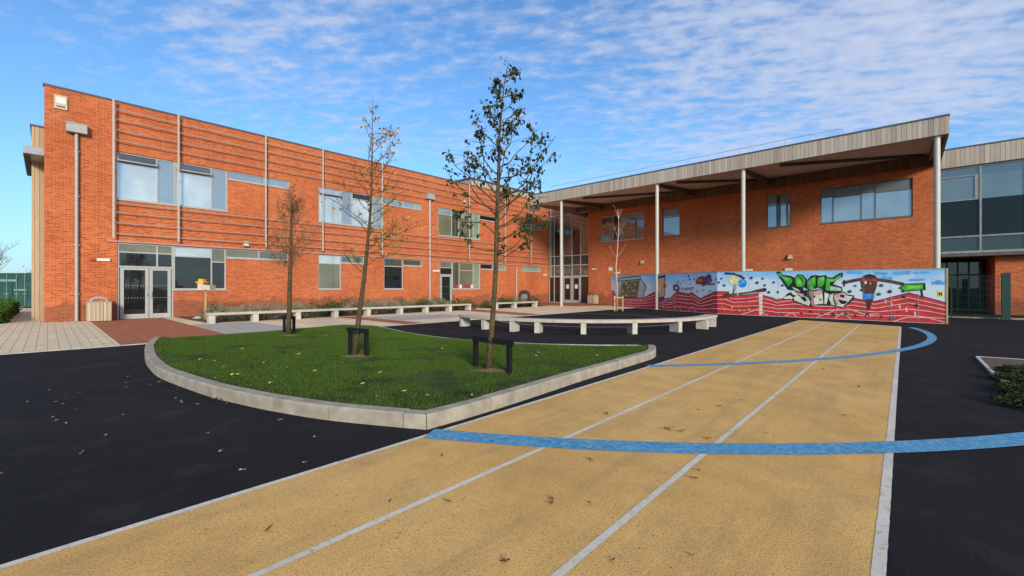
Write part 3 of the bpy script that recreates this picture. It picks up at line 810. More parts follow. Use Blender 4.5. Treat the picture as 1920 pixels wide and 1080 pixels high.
# small fittings on the brick
v = MB(); u = ua(114); A.box(v, u - .20, u + .20, .002, .06, 9.38, 9.98); A.box(v, u - .13, u + .13, .06, .075, 9.46, 9.52, 1); A.box(v, u - .15, u + .15, .06, .07, 9.62, 9.9, 2); v.build('vent_box', ['cream_plastic', 'frame_dark', 'white_plastic'], lw)
v = MB(); u = ua(172); v.tube([A.p(u, 0, 2.62 + .18), A.p(u, .08, 2.80)], .085, 14); v.build('alarm_bell', 'red_plastic', lw)
def strip_light(u, z, fr=A, par=None, w_=.22):
    s = MB(); fr.box(s, u - w_, u + w_, .002, .09, z - .05, z + .07); s.build('strip_light', 'white_plastic', par or lw)
strip_light(ua(194), 2.80); strip_light(ua(817), 2.85, w_=.3); strip_light(ua(1021), 2.85)
def bulkhead(u, z, fr, par):
    s = MB(); fr.box(s, u - .09, u + .09, 0.003, .12, z - .02, z + .12, 1)
    b_ = [fr.p(u - .14, .03, z - .2), fr.p(u + .14, .03, z - .2), fr.p(u + .14, .24, z - .2), fr.p(u - .14, .24, z - .2)]
    t_ = [fr.p(u - .10, .03, z + .08), fr.p(u + .10, .03, z + .08), fr.p(u + .10, .14, z + .08), fr.p(u - .10, .14, z + .08)]
    s.hexa(b_, t_, 0); s.build('wall_lamp', ['cream_plastic', 'frame_dark'], par)
bulkhead(ua(460), 4.05, A, lw); bulkhead(ua(869), 8.9, A, lw)
# timber bay and grey canopy at the near end
t = MB(); t.box(XW - 6.0, XW - 2.1, Y0 - .40, Y0 - .003, 0, 8.95); t.build('timber_bay', 'timber_clad', lw)
t = MB(); t.box(XW - 6.05, XW - 2.05, Y0 - .45, Y0 - .002, 8.952, 9.03); t.build('bay_coping', 'coping', lw)
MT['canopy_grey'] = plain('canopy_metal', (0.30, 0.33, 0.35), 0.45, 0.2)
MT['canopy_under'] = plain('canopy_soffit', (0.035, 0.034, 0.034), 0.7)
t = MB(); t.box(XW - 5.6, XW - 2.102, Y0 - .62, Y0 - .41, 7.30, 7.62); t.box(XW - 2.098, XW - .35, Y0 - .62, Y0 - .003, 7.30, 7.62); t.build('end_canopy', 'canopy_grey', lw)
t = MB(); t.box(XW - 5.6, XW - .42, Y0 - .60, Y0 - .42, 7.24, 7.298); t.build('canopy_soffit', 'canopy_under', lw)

for y in (1.62, 12.6, 20.9, 29.3):
    q = MB(); A.box(q, y - .007, y + .007, .0005, .002, 0.02, HL - .02); q.build('movement_joint', 'joint', lw)
# the higher hall roof set back behind the parapet
hb = thing('hall_roof', 'higher timber-edged hall roof rising behind the far end of the orange parapet', 'building')
hx = XW - 3.2
y0h, z0h = onx(882, 333, hx); y1h = onx(1040, 360, hx)[0]
t = MB(); t.box(hx - 9, hx, y0h, y1h + 6, HL - 0.2, 12.0); t.build('wall', 'timber_fascia', hb)
t = MB(); t.box(hx - 9.1, hx + .12, y0h - .12, y1h + 6.1, 12.002, 12.12); t.build('coping', 'coping', hb)

# ================================================================== entrance wing
B = Fr((0, YW, 0), (1, 0, 0), (0, -1, 0))
def ub(px): return ony(px, 540, YW)[0]
ew = thing('entrance_wing', 'red brick entrance wing under a deep timber-edged roof on round columns', 'building')
XE, XR = -22.55, 1.45
S0, S1 = 5.87, 8.22
WN = [(ub(1126), ub(1207.5)), (ub(1242), ub(1275)), (ub(1437.5), ub(1482.5)), (ub(1538), ub(1711.5))]
w = MB(); wall_with_holes(w, B, XE, XR, 0, 8.75, [(a, b, S0, S1) for a, b in WN], 0.17)
w.quad((XE, YW, 0), (XE, YW + 2, 0), (XE, YW + 2, 8.75), (XE, YW, 8.75)); w.quad((XR, YW, 0), (XR, YW + 14, 0), (XR, YW + 14, 8.75), (XR, YW, 8.75))
w.build('wall', 'brick', ew)
t = MB(); B.box(t, XE, XR, -.1, .03, 8.752, 9.60); t.build('timber_band', 'timber_dark', ew)
a, b = WN[0]; window(B, ew, a, b, S0, S1, [(a + (b - a) * .30, [S0 + 1.55], ['glass_mid', 'glass_mid']), (a + (b - a) * .48, [], ['glass_dark']), (a + (b - a) * .84, [S0 + 1.7], ['glass_mid', 'glass_blue']), (b, [S0 + 1.7], ['glass_mid', 'glass_blue'])])
a, b = WN[1]; window(B, ew, a, b, S0, S1, [(b, [S0 + 1.62], ['glass_blue', 'glass_blue'])], 'frame_dark')
a, b = WN[2]; window(B, ew, a, b, S0, S1, [(a + (b - a) * .42, [S0 + 1.6], ['glass_blue', 'glass_blue']), (a + (b - a) * .56, [], ['glass_dark']), (b, [S0 + 1.6], ['glass_blue', 'glass_blue'])], 'frame_dark')
a, b = WN[3]; window(B, ew, a, b, S0, S1, [(a + (b - a) * .15, [], ['glass_blue']), (a + (b - a) * .47, [S0 + 1.68], ['glass_blue', 'glass_blue']), (a + (b - a) * .62, [], ['glass_blue']), (b, [S0 + 1.68], ['glass_blue', 'glass_blue'])], 'frame_dark')
for x in (-15.9, -9.4, -4.55):
    q = MB(); B.box(q, x - .007, x + .007, .0005, .002, 0.02, 8.74); q.build('movement_joint', 'joint', ew)
# roof, fascia, soffit
YF = 28.6; XF0, XF1 = -24.0, 1.55
t = MB()
for (y0, z0b, z0t, y1, z1b, z1t) in ((YF + .13, 8.80, 9.60, YW + 14, 9.95, 10.5),):
    t.hexa([(XF0 + .1, y0, z0b), (XF1 - .1, y0, z0b), (XF1 - .1, YW, 9.46), (XF0 + .1, YW, 9.46)],
           [(XF0 + .1, y0, z0t), (XF1 - .1, y0, z0t), (XF1 - .1, YW, 10.1), (XF0 + .1, YW, 10.1)])
t.box(XF0 + .1, XF1 - .1, YW + .003, YW + 14, 9.5, 10.1)
t.build('roof', 'soffit', ew)
t = MB(); t.box(XF0, XF1, YF, YF + .12, 8.76, 9.60); t.box(XF1 - .09, XF1 + .02, YF + .123, YW + 14, 8.76, 9.60); t.box(XF0 - .02, XF0 + .09, YF + .123, YW, 8.76, 9.60)
t.build('fascia', 'timber_fascia', ew)
t = MB(); t.box(XF0 - .04, XF1 + .04, YF - .04, YF + .3, 9.604, 9.67); t.build('roof_edge_trim', 'coping', ew)
cols_x = [ony(px, 540, YF + .25)[0] for px in (1052.5, 1232, 1393.5, 1757)]
def soff(y): return 8.80 + (9.46 - 8.80) * (y - YF - .13) / (YW - YF - .13)
for i, x in enumerate(cols_x):
    t = MB(); t.lathe((x, YF + .25, 0), [(.22, 0), (.22, .03), (.118, .035), (.118, 8.70), (.17, 8.705), (.17, 8.80)], 20)
    t.build('column', 'column', ew, smooth=False)
    k = MB(); k.hexa([(x - .09, YF + .42, 8.62), (x + .09, YF + .42, 8.62), (x + .09, YW - .05, 9.02), (x - .09, YW - .05, 9.02)],
                     [(x - .09, YF + .42, soff(YF + .42) - .003), (x + .09, YF + .42, soff(YF + .42) - .003), (x + .09, YW - .05, soff(YW - .05) - .003), (x - .09, YW - .05, soff(YW - .05) - .003)])
    k.build('roof_beam', 'steel_dark', ew)
for x0, x1 in zip(cols_x[:-1], cols_x[1:]):
    k = MB(); p = Vector((x0 + (x1 - x0) * .22, YF + .7, soff(YF + .7) - .10)); q = Vector((x1 - .3, YW - .6, soff(YW - .6) - .10))
    k.bar(p, q, .12, .16); k.build('brace', 'steel_dark', ew)
# guard rail on the roof
yr = 30.0; xa, xb = ony(1034, 540, yr)[0], ony(1570, 540, yr)[0]
t = MB(); zr = 10.42
t.tube([(xa, yr, zr), (xb, yr, zr), (xb + .25, yr, zr - .08), (xb + .35, yr, zr - .35), (xb + .35, yr, 9.7)], .022, 6)
nposts = 9
for i in range(nposts):
    x = xa + (xb - xa) * i / (nposts - 1); t.tube([(x, yr, 9.62), (x, yr, zr)], .018, 6)
t.build('roof_guard_rail', 'pipe', ew)
# low roof edge run on to the left behind the first column, with a white rail
t = MB(); t.box(XF0 - 1.2, XF0 - .03, YF + 1.2, YF + 1.3, 8.5, 9.05); t.build('side_fascia', 'timber_fascia', ew)
t = MB()
for i in range(7): t.tube([(XF0 - 1.3 + i * .45, YF + 5, 9.9), (XF0 - 1.3 + i * .45, YF + 5, 11.0)], .03, 6)
t.tube([(XF0 - 1.4, YF + 5, 11.0), (XF0 + 1.5, YF + 5, 11.0)], .035, 6); t.build('roof_guard_rail', 'column', ew)

# glazed entrance in the corner
gx0, gx1 = XW + .05, XE
gd = 2.62; gt = 3.75
sc = MB(); ww = .075; pn = MB()
ucols = [gx0, gx0 + .62, gx0 + 1.75, gx0 + 2.85, gx0 + 3.85, gx1]
B.box(sc, gx0, gx1, -.15, -.04, 8.9, 9.0); B.box(sc, gx0, gx1, -.15, -.044, gt, gt + .09); B.box(sc, gx0, gx1, -.15, -.046, 4.72, 4.80); B.box(sc, gx0, gx1, -.15, -.044, gd, gd + .12)
B.box(sc, gx0, gx1, -.15, -.044, 0, .06)
for u in ucols:
    for z0_, z1_ in ((.06, gd), (gd + .12, gt), (gt + .09, 4.72), (4.80, 8.9)): B.box(sc, u - ww / 2, u + ww / 2, -.14, -.05, z0_, z1_)
for i in range(len(ucols) - 1):
    a, b = ucols[i] + .04, ucols[i + 1] - .04
    for z0_, z1_, mm in ((.06, gd, 0), (gd + .12, gt, 1), (gt + .09, 4.72, 2), (4.80, 7.3, 0 if i % 2 else 1), (7.3, 8.9, 3)):
        pn.quad(B.p(a, -.1, z0_), B.p(b, -.1, z0_), B.p(b, -.1, z1_), B.p(a, -.1, z1_), mm)
hd_ = MB(); B.box(hd_, gx0, gx1, -.14, -.02, 9.004, 9.62); hd_.build('header_panel', 'timber_dark', ew)
so = sc.build('entrance_glazing', 'frame', ew); pn.build('pane', ['glass_dark', 'glass_mid', 'spandrel', 'glass_mid'], so)
for i in (2, 3):
    l, r_ = ucols[i] + .05, ucols[i + 1] - .05
    d = MB(); st = .11
    B.box(d, l, l + st, -.12, -.02, .07, gd - .01); B.box(d, r_ - st, r_, -.12, -.02, .07, gd - .01); B.box(d, l + st, r_ - st, -.12, -.024, .07, .3); B.box(d, l + st, r_ - st, -.12, -.024, gd - .13, gd - .01)
    do = d.build('door', 'frame', ew)
    q = MB(); q.quad(B.p(l + st, -.07, .3), B.p(r_ - st, -.07, .3), B.p(r_ - st, -.07, gd - .13), B.p(l + st, -.07, gd - .13)); q.build('pane', 'glass_dark', do)
    n_ = MB(); c_ = (l + r_) / 2; B.box(n_, c_ - .17, c_ + .17, -.066, -.062, 1.45, 1.85); n_.build('paper_notice', 'white_plastic', do)
    h = MB(); B.box(h, (r_ - .06) if i == 2 else (l + .03), (r_ - .03) if i == 2 else (l + .06), -.02, .04, .95, 1.35); h.build('handle', 'pipe', do)
strip_light(ub(1114), 2.95 + .35, B, ew); bulkhead(ub(1205), 3.85, B, ew); bulkhead(ub(1482), 3.75, B, ew)
s = MB(); u = ub(1145); B.box(s, u - .2, u + .2, .003, .03, 3.1, 3.42); s.build('wall_sign', 'white_plastic', ew)
for px, y_ in ((1158, 512), (1405, 507), (1479, 506)):
    u, z = ony(px, y_, YW); s = MB(); B.box(s, u - .22, u + .22, .003, .1, z - .05, z + .1); s.build('strip_light', 'white_plastic', ew)

# ================================================================== glazed block at the right
gb = thing('glazed_block', 'glass-fronted upper storey block under a timber fascia beside the brick wing', 'building')
YG = 35.6; Cc = Fr((0, YG, 0), (1, 0, 0), (0, -1, 0)); x0, x1 = XR + .06, 13.0
def ug(px): return ony(px, 540, YG)[0]
def zg(py, px=1800): return ony(px, py, YG)[1]
zb, zt = 8.48, 9.52
t = MB(); Cc.box(t, x0, x1, -8, .16, zb, zt); t.build('fascia', 'timber_fascia', gb)
t = MB(); Cc.box(t, x0 - .03, x1, -8, .2, zt + .004, zt + .07); t.build('roof_edge_trim', 'coping', gb)
m1 = ug(1838.5); mw_ = m1 - x0
mull = [x0] + [m1 + k * mw_ * 1.02 for k in range(6)]; x1 = mull[-1]
fm = MB(); pn = MB()
z0b, z1b, z2b, z3b, z4b = 3.62, 4.45, 6.55, 7.92, zb
Cc.box(fm, x0, x1, -.1, .05, z0b - .12, z0b); Cc.box(fm, x0, x1, -.1, .046, z1b - .04, z1b + .04); Cc.box(fm, x0, x1, -.1, .03, z4b - .1, z4b - .003)
for u in mull: Cc.box(fm, u - .04, u + .04, -.1, .05, z0b, z1b - .04); Cc.box(fm, u - .04, u + .04, -.1, .05, z1b + .04, z4b - .1)
for i in range(len(mull) - 1):
    a, b = mull[i] + .04, mull[i + 1] - .04
    for z0_, z1_, mm in ((z0b, z1b - .04, 1), (z1b + .04, z2b, 0), (z2b, z3b, 2), (z3b, z4b - .1, 3)):
        pn.quad(Cc.p(a, -.03, z0_), Cc.p(b, -.03, z0_), Cc.p(b, -.03, z1_), Cc.p(a, -.03, z1_), mm)
Cc.box(fm, mull[0] + .05, mull[1] - .05, -.04, .02, z2b - .03, z2b + .03); Cc.box(fm, mull[0] + .05, mull[1] - .05, -.04, .02, z3b - .03, z3b + .03); Cc.box(fm, mull[1] - .22, mull[1] - .06, -.04, .018, z2b + .03, z3b - .03)
so = fm.build('curtain_wall', 'frame_block', gb); pn.build('pane', ['glass_block', 'spandrel', 'glass_skytone', 'glass_mid'], so)
t = MB(); t.box(x0, x1, YG - .03, YG + 8, z0b - .3, z0b - .124); t.build('soffit', 'steel_dark', gb)
# recessed lower storey
w = MB(); RY = YG + 4.2; zc_ = z0b - .302; pier = ony(1866, 540, YG + .6)[0]
w.box(pier, x1, YG + .6, YG + 8, 0, zc_); w.build('wall', 'brick', gb)
dd_ = MB(); pn = MB(); R = Fr((0, RY, 0), (1, 0, 0), (0, -1, 0)); dx0, dx1 = x0, pier + .3
for k in range(6): u = dx0 + .05 + (dx1 - dx0 - .1) * k / 5; R.box(dd_, u - .04, u + .04, -.08, .03, 0.05, zc_)
for z in (.07, 2.3): R.box(dd_, dx0, dx1, -.08, .026, z, z + .1)
pn.quad(R.p(dx0, -.04, .05), R.p(dx1, -.04, .05), R.p(dx1, -.04, zc_), R.p(dx0, -.04, zc_))
so = dd_.build('door_screen', 'frame_dark', gb); pn.build('pane', 'glass_dark', so)
YK = 30.6
k = MB(); k.box(1.45, 6.9, YK + .3, YK + .5, -.02, .08); tag(k.build('kerb_step', 'kerb'), kind='structure')


# ================================================================== benches
def straight_bench(label, x, ys, y0, y1, w=0.46, h=0.45):
    o = thing('concrete_bench', label, 'bench', 'long low concrete benches')
    t = MB(); n = len(ys)
    for a, b in zip([y0] + [(ys[i] + ys[i]) / 2 for i in range(1, n - 1)], [ys[i] for i in range(1, n - 1)] + [y1]):
        c = .012; a2, b2 = a + .004, b - .004
        t.box(x - w / 2, x + w / 2, a2, b2, h - .10, h - c); t.hexa([(x - w / 2, a2, h - c), (x + w / 2, a2, h - c), (x + w / 2, b2, h - c), (x - w / 2, b2, h - c)],
              [(x - w / 2 + c, a2 + c, h), (x + w / 2 - c, a2 + c, h), (x + w / 2 - c, b2 - c, h), (x - w / 2 + c, b2 - c, h)])
    t.build('seat', 'concrete', o)
    for y in ys:
        l = MB(); l.box(x - w / 2 + .05, x + w / 2 - .03, y - .11, y + .11, 0, h - .102); l.build('leg', 'bench_leg', o)
    return o
XBN = -21.55
leg_px = (398, 480, 560, 631, 692, 753, 801, 845, 881)
ys = [onx(px, 540, XBN + .2)[0] for px in leg_px]
straight_bench('longest straight concrete bench along the planting bed below the orange wing', XBN, ys, ys[0] - .16, ys[-1] + .12)
ys2 = [onx(px, 540, XBN + .2)[0] for px in (932, 967, 1006)]
straight_bench('short concrete bench near the glazed corner entrance with three legs', XBN, ys2, ys2[0] - .2, ys2[-1] + .2)
# curved bench
cb = thing('curved_bench', 'curved pale concrete bench on the dark asphalt between lawn and mural', 'bench', 'long low concrete benches')
leg_base = [(883, 611), (903, 618), (948, 624), (1013, 622.5), (1093, 624.5), (1182, 624.5), (1258, 621), (1322, 617), (1348, 613)]
lw_pts = [G(*p).to_2d() for p in leg_base]
# fit a circle
Am = np.array([[p.x, p.y, 1] for p in lw_pts]); bm = np.array([p.x ** 2 + p.y ** 2 for p in lw_pts])
sol = np.linalg.lstsq(Am, bm, rcond=None)[0]; bc = (sol[0] / 2, sol[1] / 2); br_ = math.sqrt(sol[2] + bc[0] ** 2 + bc[1] ** 2)
angs = [math.atan2(p.y - bc[1], p.x - bc[0]) for p in lw_pts]
angs = [a if a < 0.8 else a - 2 * math.pi for a in angs]
print('bench circle', bc, br_, [round(math.degrees(a)) for a in angs], [round((p - Vector(bc)).length, 2) for p in lw_pts])
a0, a1 = min(angs) - .03, max(angs) + .03
sw, sh = 0.48, 0.46
rin = br_ - .05 - sw / 2
rc = rin + sw / 2
nseg = 8
s = MB()
for k in range(nseg):
    t0 = a0 + (a1 - a0) * k / nseg + .0007; t1 = a0 + (a1 - a0) * (k + 1) / nseg - .0007
    prev = None
    for j in range(7):
        a = t0 + (t1 - t0) * j / 6; d = (math.cos(a), math.sin(a)); c = .02
        prof = [(rin, sh - .095), (rin + sw, sh - .095), (rin + sw, sh - c), (rin + sw - c, sh), (rin + c, sh), (rin, sh - c)]
        ring = [(bc[0] + d[0] * r, bc[1] + d[1] * r, z) for r, z in prof]
        if prev:
            for q in range(6): s.quad(prev[q], ring[q], ring[(q + 1) % 6], prev[(q + 1) % 6])
        if j in (0, 6): s.add(ring, [(0, 1, 2, 3, 4, 5)])
        prev = ring
s.build('seat', 'concrete', cb)
for a in angs:
    d = Vector((math.cos(a), math.sin(a))); t = Vector((-d.y, d.x)); c = Vector(bc) + d * rc
    def cr(e, f, z): q = c + d * e + t * f; return (q.x, q.y, z)
    l = MB(); l.hexa([cr(-.18, -.085, 0), cr(.21, -.085, 0), cr(.21, .085, 0), cr(-.18, .085, 0)], [cr(-.18, -.085, sh - .097), cr(.21, -.085, sh - .097), cr(.21, .085, sh - .097), cr(-.18, .085, sh - .097)])
    l.build('leg', 'bench_leg', cb)

# ================================================================== trees
def grow(start, d, length, r, n, rnd, up=0.05, wander=0.12, tip=0.25):
    pts = [Vector(start)]; d = Vector(d).normalized()
    for i in range(n):
        d = (d + Vector((rnd.gauss(0, wander), rnd.gauss(0, wander), rnd.gauss(0, wander) + up))).normalized()
        pts.append(pts[-1] + d * (length / n))
    return pts, [r * (1 - (1 - tip) * i / n) for i in range(n + 1)]
def leaf_tri(L, p, size, rnd, droop=0.5):
    az = rnd.uniform(0, 2 * math.pi); el = rnd.uniform(-1.2, 0.4) - droop * .4
    d = Vector((math.cos(az) * math.cos(el), math.sin(az) * math.cos(el), math.sin(el)))
    s = d.cross(Vector((rnd.gauss(0, 1), rnd.gauss(0, 1), rnd.gauss(0, 1)))).normalized(); nrm = d.cross(s)
    a = p; b = p + d * size * .45 + s * size * .33 + nrm * size * .06; c = p + d * size - nrm * size * .12; e = p + d * size * .45 - s * size * .33 + nrm * size * .06
    L.add([a, b, c, e], [(0, 1, 2), (0, 2, 3)])
VR = Vector((CS, SN, 0)); VF = Vector((-SN, CS, 0))   # the photo's right and forward on the ground
def dirv(az, el):   # az measured from picture-right, anticlockwise seen from above
    h = VR * math.cos(az) + VF * math.sin(az)
    return Vector((h.x * math.cos(el), h.y * math.cos(el), math.sin(el)))
def along(pts, t):
    k = t * (len(pts) - 1); i = min(int(k), len(pts) - 2)
    return pts[i].lerp(pts[i + 1], k - i)

# --- tree in front of the benches: dark leaves in loose sprays
def tree_dark():
    rnd = random.Random(11); dpt = 800 * (H - 0.135) / (697 - 540)
    path = [(915, 698), (920, 640), (925, 580), (930, 500), (931, 440), (933, 380), (935, 320), (936, 260), (941, 200), (945, 160), (953, 116)]
    pts = [D(x, y, dpt + i * .012) for i, (x, y) in enumerate(path)]
    rad = [.054, .047, .042, .038, .037, .034, .028, .021, .014, .009, .004]
    o = thing('young_tree', 'tall young tree with dark drooping leaf sprays, tied to the nearest black stake frame', 'tree', 'young trees')
    W = MB(); L = MB(); W.tube(pts, rad, 10)
    # (height px, side, length, elevation): branches read off the photo, left -, right +
    spec = []
    for y, az, ln, el in ((470, math.pi * .98, .75, .15), (492, .1, .65, .25), (478, .2, .8, .3), (455, .3, .95, .45), (448, -.2, .85, .2), (425, .1, 1.15, .25), (400, -.1, 1.15, .3), (368, .25, 1.3, .3), (395, math.pi * .95, 1.0, .45), (440, math.pi * .9, .85, .9), (430, 0.0, .65, .5), (415, .5, .95, .55),
                          (405, math.pi * 1.1, .9, .8), (390, -.3, .95, .35), (382, math.pi, 1.05, .75), (375, .15, 1.15, .35), (362, math.pi * .85, .95, .8), (352, .0, 1.05, .62),
                          (345, math.pi * 1.2, .8, .7), (335, -.5, .8, .75), (325, math.pi * .95, .9, .95), (312, .2, .85, .7), (300, math.pi * .7, .6, .9), (290, .1, .75, .85),
                          (275, math.pi, .68, 1.05), (262, -.2, .65, .85), (250, math.pi * 1.1, .5, 1.0), (236, .25, .60, .75), (220, math.pi * .9, .45, .8), (205, 0, .52, .55), (190, math.pi * 1.05, .33, .7),
                          (178, .3, .35, .5), (160, math.pi * .9, .22, .9), (150, -.2, .26, .7), (135, .1, .2, .6), (310, 1.6, .7, .7), (340, -1.6, .7, .7), (390, 1.8, .8, .6), (410, -1.4, .8, .6), (260, 1.5, .5, .9), (230, -1.7, .4, .9)):
        z = H + (CY - y) / F * dpt
        # nearest point of the trunk at this height
        k = max(range(len(pts) - 1), key=lambda i: -abs((pts[i].z + pts[i + 1].z) / 2 - z))
        a, b = pts[k], pts[k + 1]; t = max(0, min(1, (z - a.z) / (b.z - a.z))); p0 = a.lerp(b, t)
        ln *= 1.14 if y > 300 else 1.0
        bp, brd = grow(p0, dirv(az + rnd.uniform(-.25, .25), el * .75), ln, .0115 * (.6 + ln * .5), 9, rnd, up=.115, wander=.17)
        W.tube(bp, brd, 5, cap=False); spec.append((bp, ln))
        for q in range(rnd.randint(2, 4)):
            tt = rnd.uniform(.35, 1); tp, tr = grow(along(bp, tt), dirv(rnd.uniform(0, 6.28), rnd.uniform(.0, .8)), ln * rnd.uniform(.2, .42), .006, 4, rnd, up=.0, wander=.2)
            W.tube(tp, tr, 4, cap=False)
            for c in range(rnd.randint(1, 2)):
                cc = along(tp, rnd.uniform(.5, 1)); m = rnd.randint(3, 8) if rnd.random() < .7 else 0
                for _ in range(m): leaf_tri(L, cc + Vector((rnd.gauss(0, .035), rnd.gauss(0, .035), rnd.gauss(0, .03))), rnd.uniform(.05, .094), rnd, 1.0)
        for c in range(rnd.randint(2, 4)):
            cc = along(bp, rnd.uniform(.5, 1)); m = rnd.randint(4, 9)
            for _ in range(m): leaf_tri(L, cc + Vector((rnd.gauss(0, .04), rnd.gauss(0, .04), rnd.gauss(0, .03))), rnd.uniform(.05, .098), rnd, 1.0)
    for y in (450, 400, 340, 300, 250, 210, 170, 140, 118):
        z = H + (CY - y) / F * dpt
        k = min(range(len(pts)), key=lambda i: abs(pts[i].z - z))
        for _ in range(6): leaf_tri(L, pts[k] + Vector((rnd.gauss(0, .07), rnd.gauss(0, .07), rnd.gauss(0, .14))), rnd.uniform(.05, .085), rnd, 1.0)
    W.build('trunk', 'bark', o, smooth=True); L.build('crown', 'leaf_dark', o)
tree_dark()

# --- middle tree: nearly bare, a few orange leaves on the right
def tree_autumn():
    rnd = random.Random(5); dpt = 800 * (H - 0.13) / (669 - 540)
    path = [(664, 670), (670, 620), (676, 570), (683, 520), (688, 470), (693, 420), (696, 370), (697, 320), (698, 270), (698, 225), (699, 180)]
    pts = [D(x, y, dpt + i * .01) for i, (x, y) in enumerate(path)]
    rad = [.060, .053, .047, .041, .035, .029, .023, .017, .011, .006, .003]
    o = thing('young_tree', 'leaning, almost bare young tree with a few orange leaves, in the middle stake frame', 'tree', 'young trees')
    W = MB(); L = MB(); W.tube(pts, rad, 10)
    def at(y):
        z = H + (CY - y) / F * dpt
        k = min(range(len(pts) - 1), key=lambda i: abs((pts[i].z + pts[i + 1].z) / 2 - z)); a, b = pts[k], pts[k + 1]
        return a.lerp(b, max(0, min(1, (z - a.z) / (b.z - a.z))))
    for y, az, ln, el, lv in ((515, math.pi * .95, .85, .85, 1), (505, math.pi * 1.1, .6, .6, 1), (500, .1, .75, .8, 6), (480, .2, .95, .55, 14), (470, -.4, .8, .6, 9), (462, .5, .95, .35, 14), (450, 0, 1.05, .3, 16),
                              (440, math.pi, .95, .9, 1), (425, math.pi * .9, .85, 1.0, 2), (420, .3, .8, .7, 8), (405, -.2, .8, .6, 7), (398, math.pi * 1.05, .9, .95, 1), (385, .1, .7, .7, 5), (372, math.pi * .85, .75, 1.05, 1), (365, .4, .75, .7, 5),
                              (350, math.pi, .6, 1.1, 1), (340, 0, .7, .75, 7), (330, -.3, .55, .9, 3), (318, math.pi * 1.1, .6, 1.1, 1), (308, .2, .75, .62, 8), (296, math.pi * .95, .5, 1.15, 1), (285, 0, .6, .7, 7), (270, .2, .55, .9, 6), (262, math.pi, .35, 1.1, 2),
                              (250, .1, .5, .55, 9), (240, math.pi * 1.1, .3, 1.0, 3), (225, .0, .2, .9, 3), (210, 2.6, .16, .9, 2), (200, .3, .14, .8, 2), (360, 1.5, .6, .8, 2), (400, -1.5, .6, .8, 2), (330, 1.7, .5, .9, 2), (440, 1.5, .6, .7, 3)):
        bp, brd = grow(at(y), dirv(az + rnd.uniform(-.3, .3), el * .85), ln, .0088 * (.5 + ln * .6), 8, rnd, up=.05, wander=.15)
        W.tube(bp, brd, 5, cap=False)
        for q in range(int(7 + ln * 12)):
            tt = rnd.uniform(.2, 1); tp, tr = grow(along(bp, tt), dirv(rnd.uniform(0, 6.28), rnd.uniform(.2, 1.2)), ln * rnd.uniform(.14, .36), .0036, 4, rnd, up=.08, wander=.25)
            W.tube(tp, tr, 4, cap=False)
            if rnd.random() < lv / 8 + .06: leaf_tri(L, tp[-1], rnd.uniform(.05, .085), rnd)
        for _ in range(int(lv * 1.25) + 1): leaf_tri(L, along(bp, rnd.uniform(.4, 1)) + Vector((rnd.gauss(0, .04), rnd.gauss(0, .04), rnd.gauss(0, .04))), rnd.uniform(.045, .09), rnd)
    W.build('trunk', 'bark', o, smooth=True); L.build('crown', 'leaf_autumn', o)
tree_autumn()

# --- farther tree: upright brush of thin brown twigs
def tree_twiggy():
    rnd = random.Random(3); dpt = 800 * (H - 0.10) / (632 - 540)
    path = [(541, 633), (542, 590), (543, 540), (545, 490), (546, 440), (547, 400), (547, 368)]
    pts = [D(x, y, dpt) for x, y in path]; rad = [.072, .064, .058, .050, .038, .024, .01]
    o = thing('young_tree', 'shorter young tree with a rounded brush of fine brown twigs, in the farthest stake frame', 'tree', 'young trees')
    W = MB(); L = MB(); W.tube(pts, rad, 10)
    T = MB()
    for i in range(52):
        y = rnd.uniform(505, 372) if i > 16 else rnd.uniform(512, 462); z = H + (CY - y) / F * dpt
        k = min(range(len(pts) - 1), key=lambda q: abs((pts[q].z + pts[q + 1].z) / 2 - z)); p0 = pts[k].lerp(pts[k + 1], max(0, min(1, (z - pts[k].z) / (pts[k + 1].z - pts[k].z))))
        low = y > 450
        bp, brd = grow(p0, dirv(rnd.uniform(0, 6.28), rnd.uniform(.1, .6) if low else rnd.uniform(.35, 1.0)), rnd.uniform(.6, 1.05) if low else rnd.uniform(.55, 1.05) * (1 if y > 415 else .55), .009, 8, rnd, up=.10, wander=.10)
        T.tube(bp, brd, 4, cap=False)
        for q in range(rnd.randint(12, 18)):
            tp, tr = grow(along(bp, rnd.uniform(.2, 1)), dirv(rnd.uniform(0, 6.28), rnd.uniform(.3, 1.3)), rnd.uniform(.14, .38), .0040, 3, rnd, up=.12, wander=.15)
            T.tube(tp, tr, 3, cap=False)
            for _ in range(rnd.randint(0, 3)): leaf_tri(L, along(tp, rnd.uniform(.2, 1)), rnd.uniform(.036, .062), rnd)
    T.build('twigs', 'bark_twig', o)
    W.build('trunk', 'bark', o, smooth=True); L.build('crown', 'leaf_brown', o)
tree_twiggy()

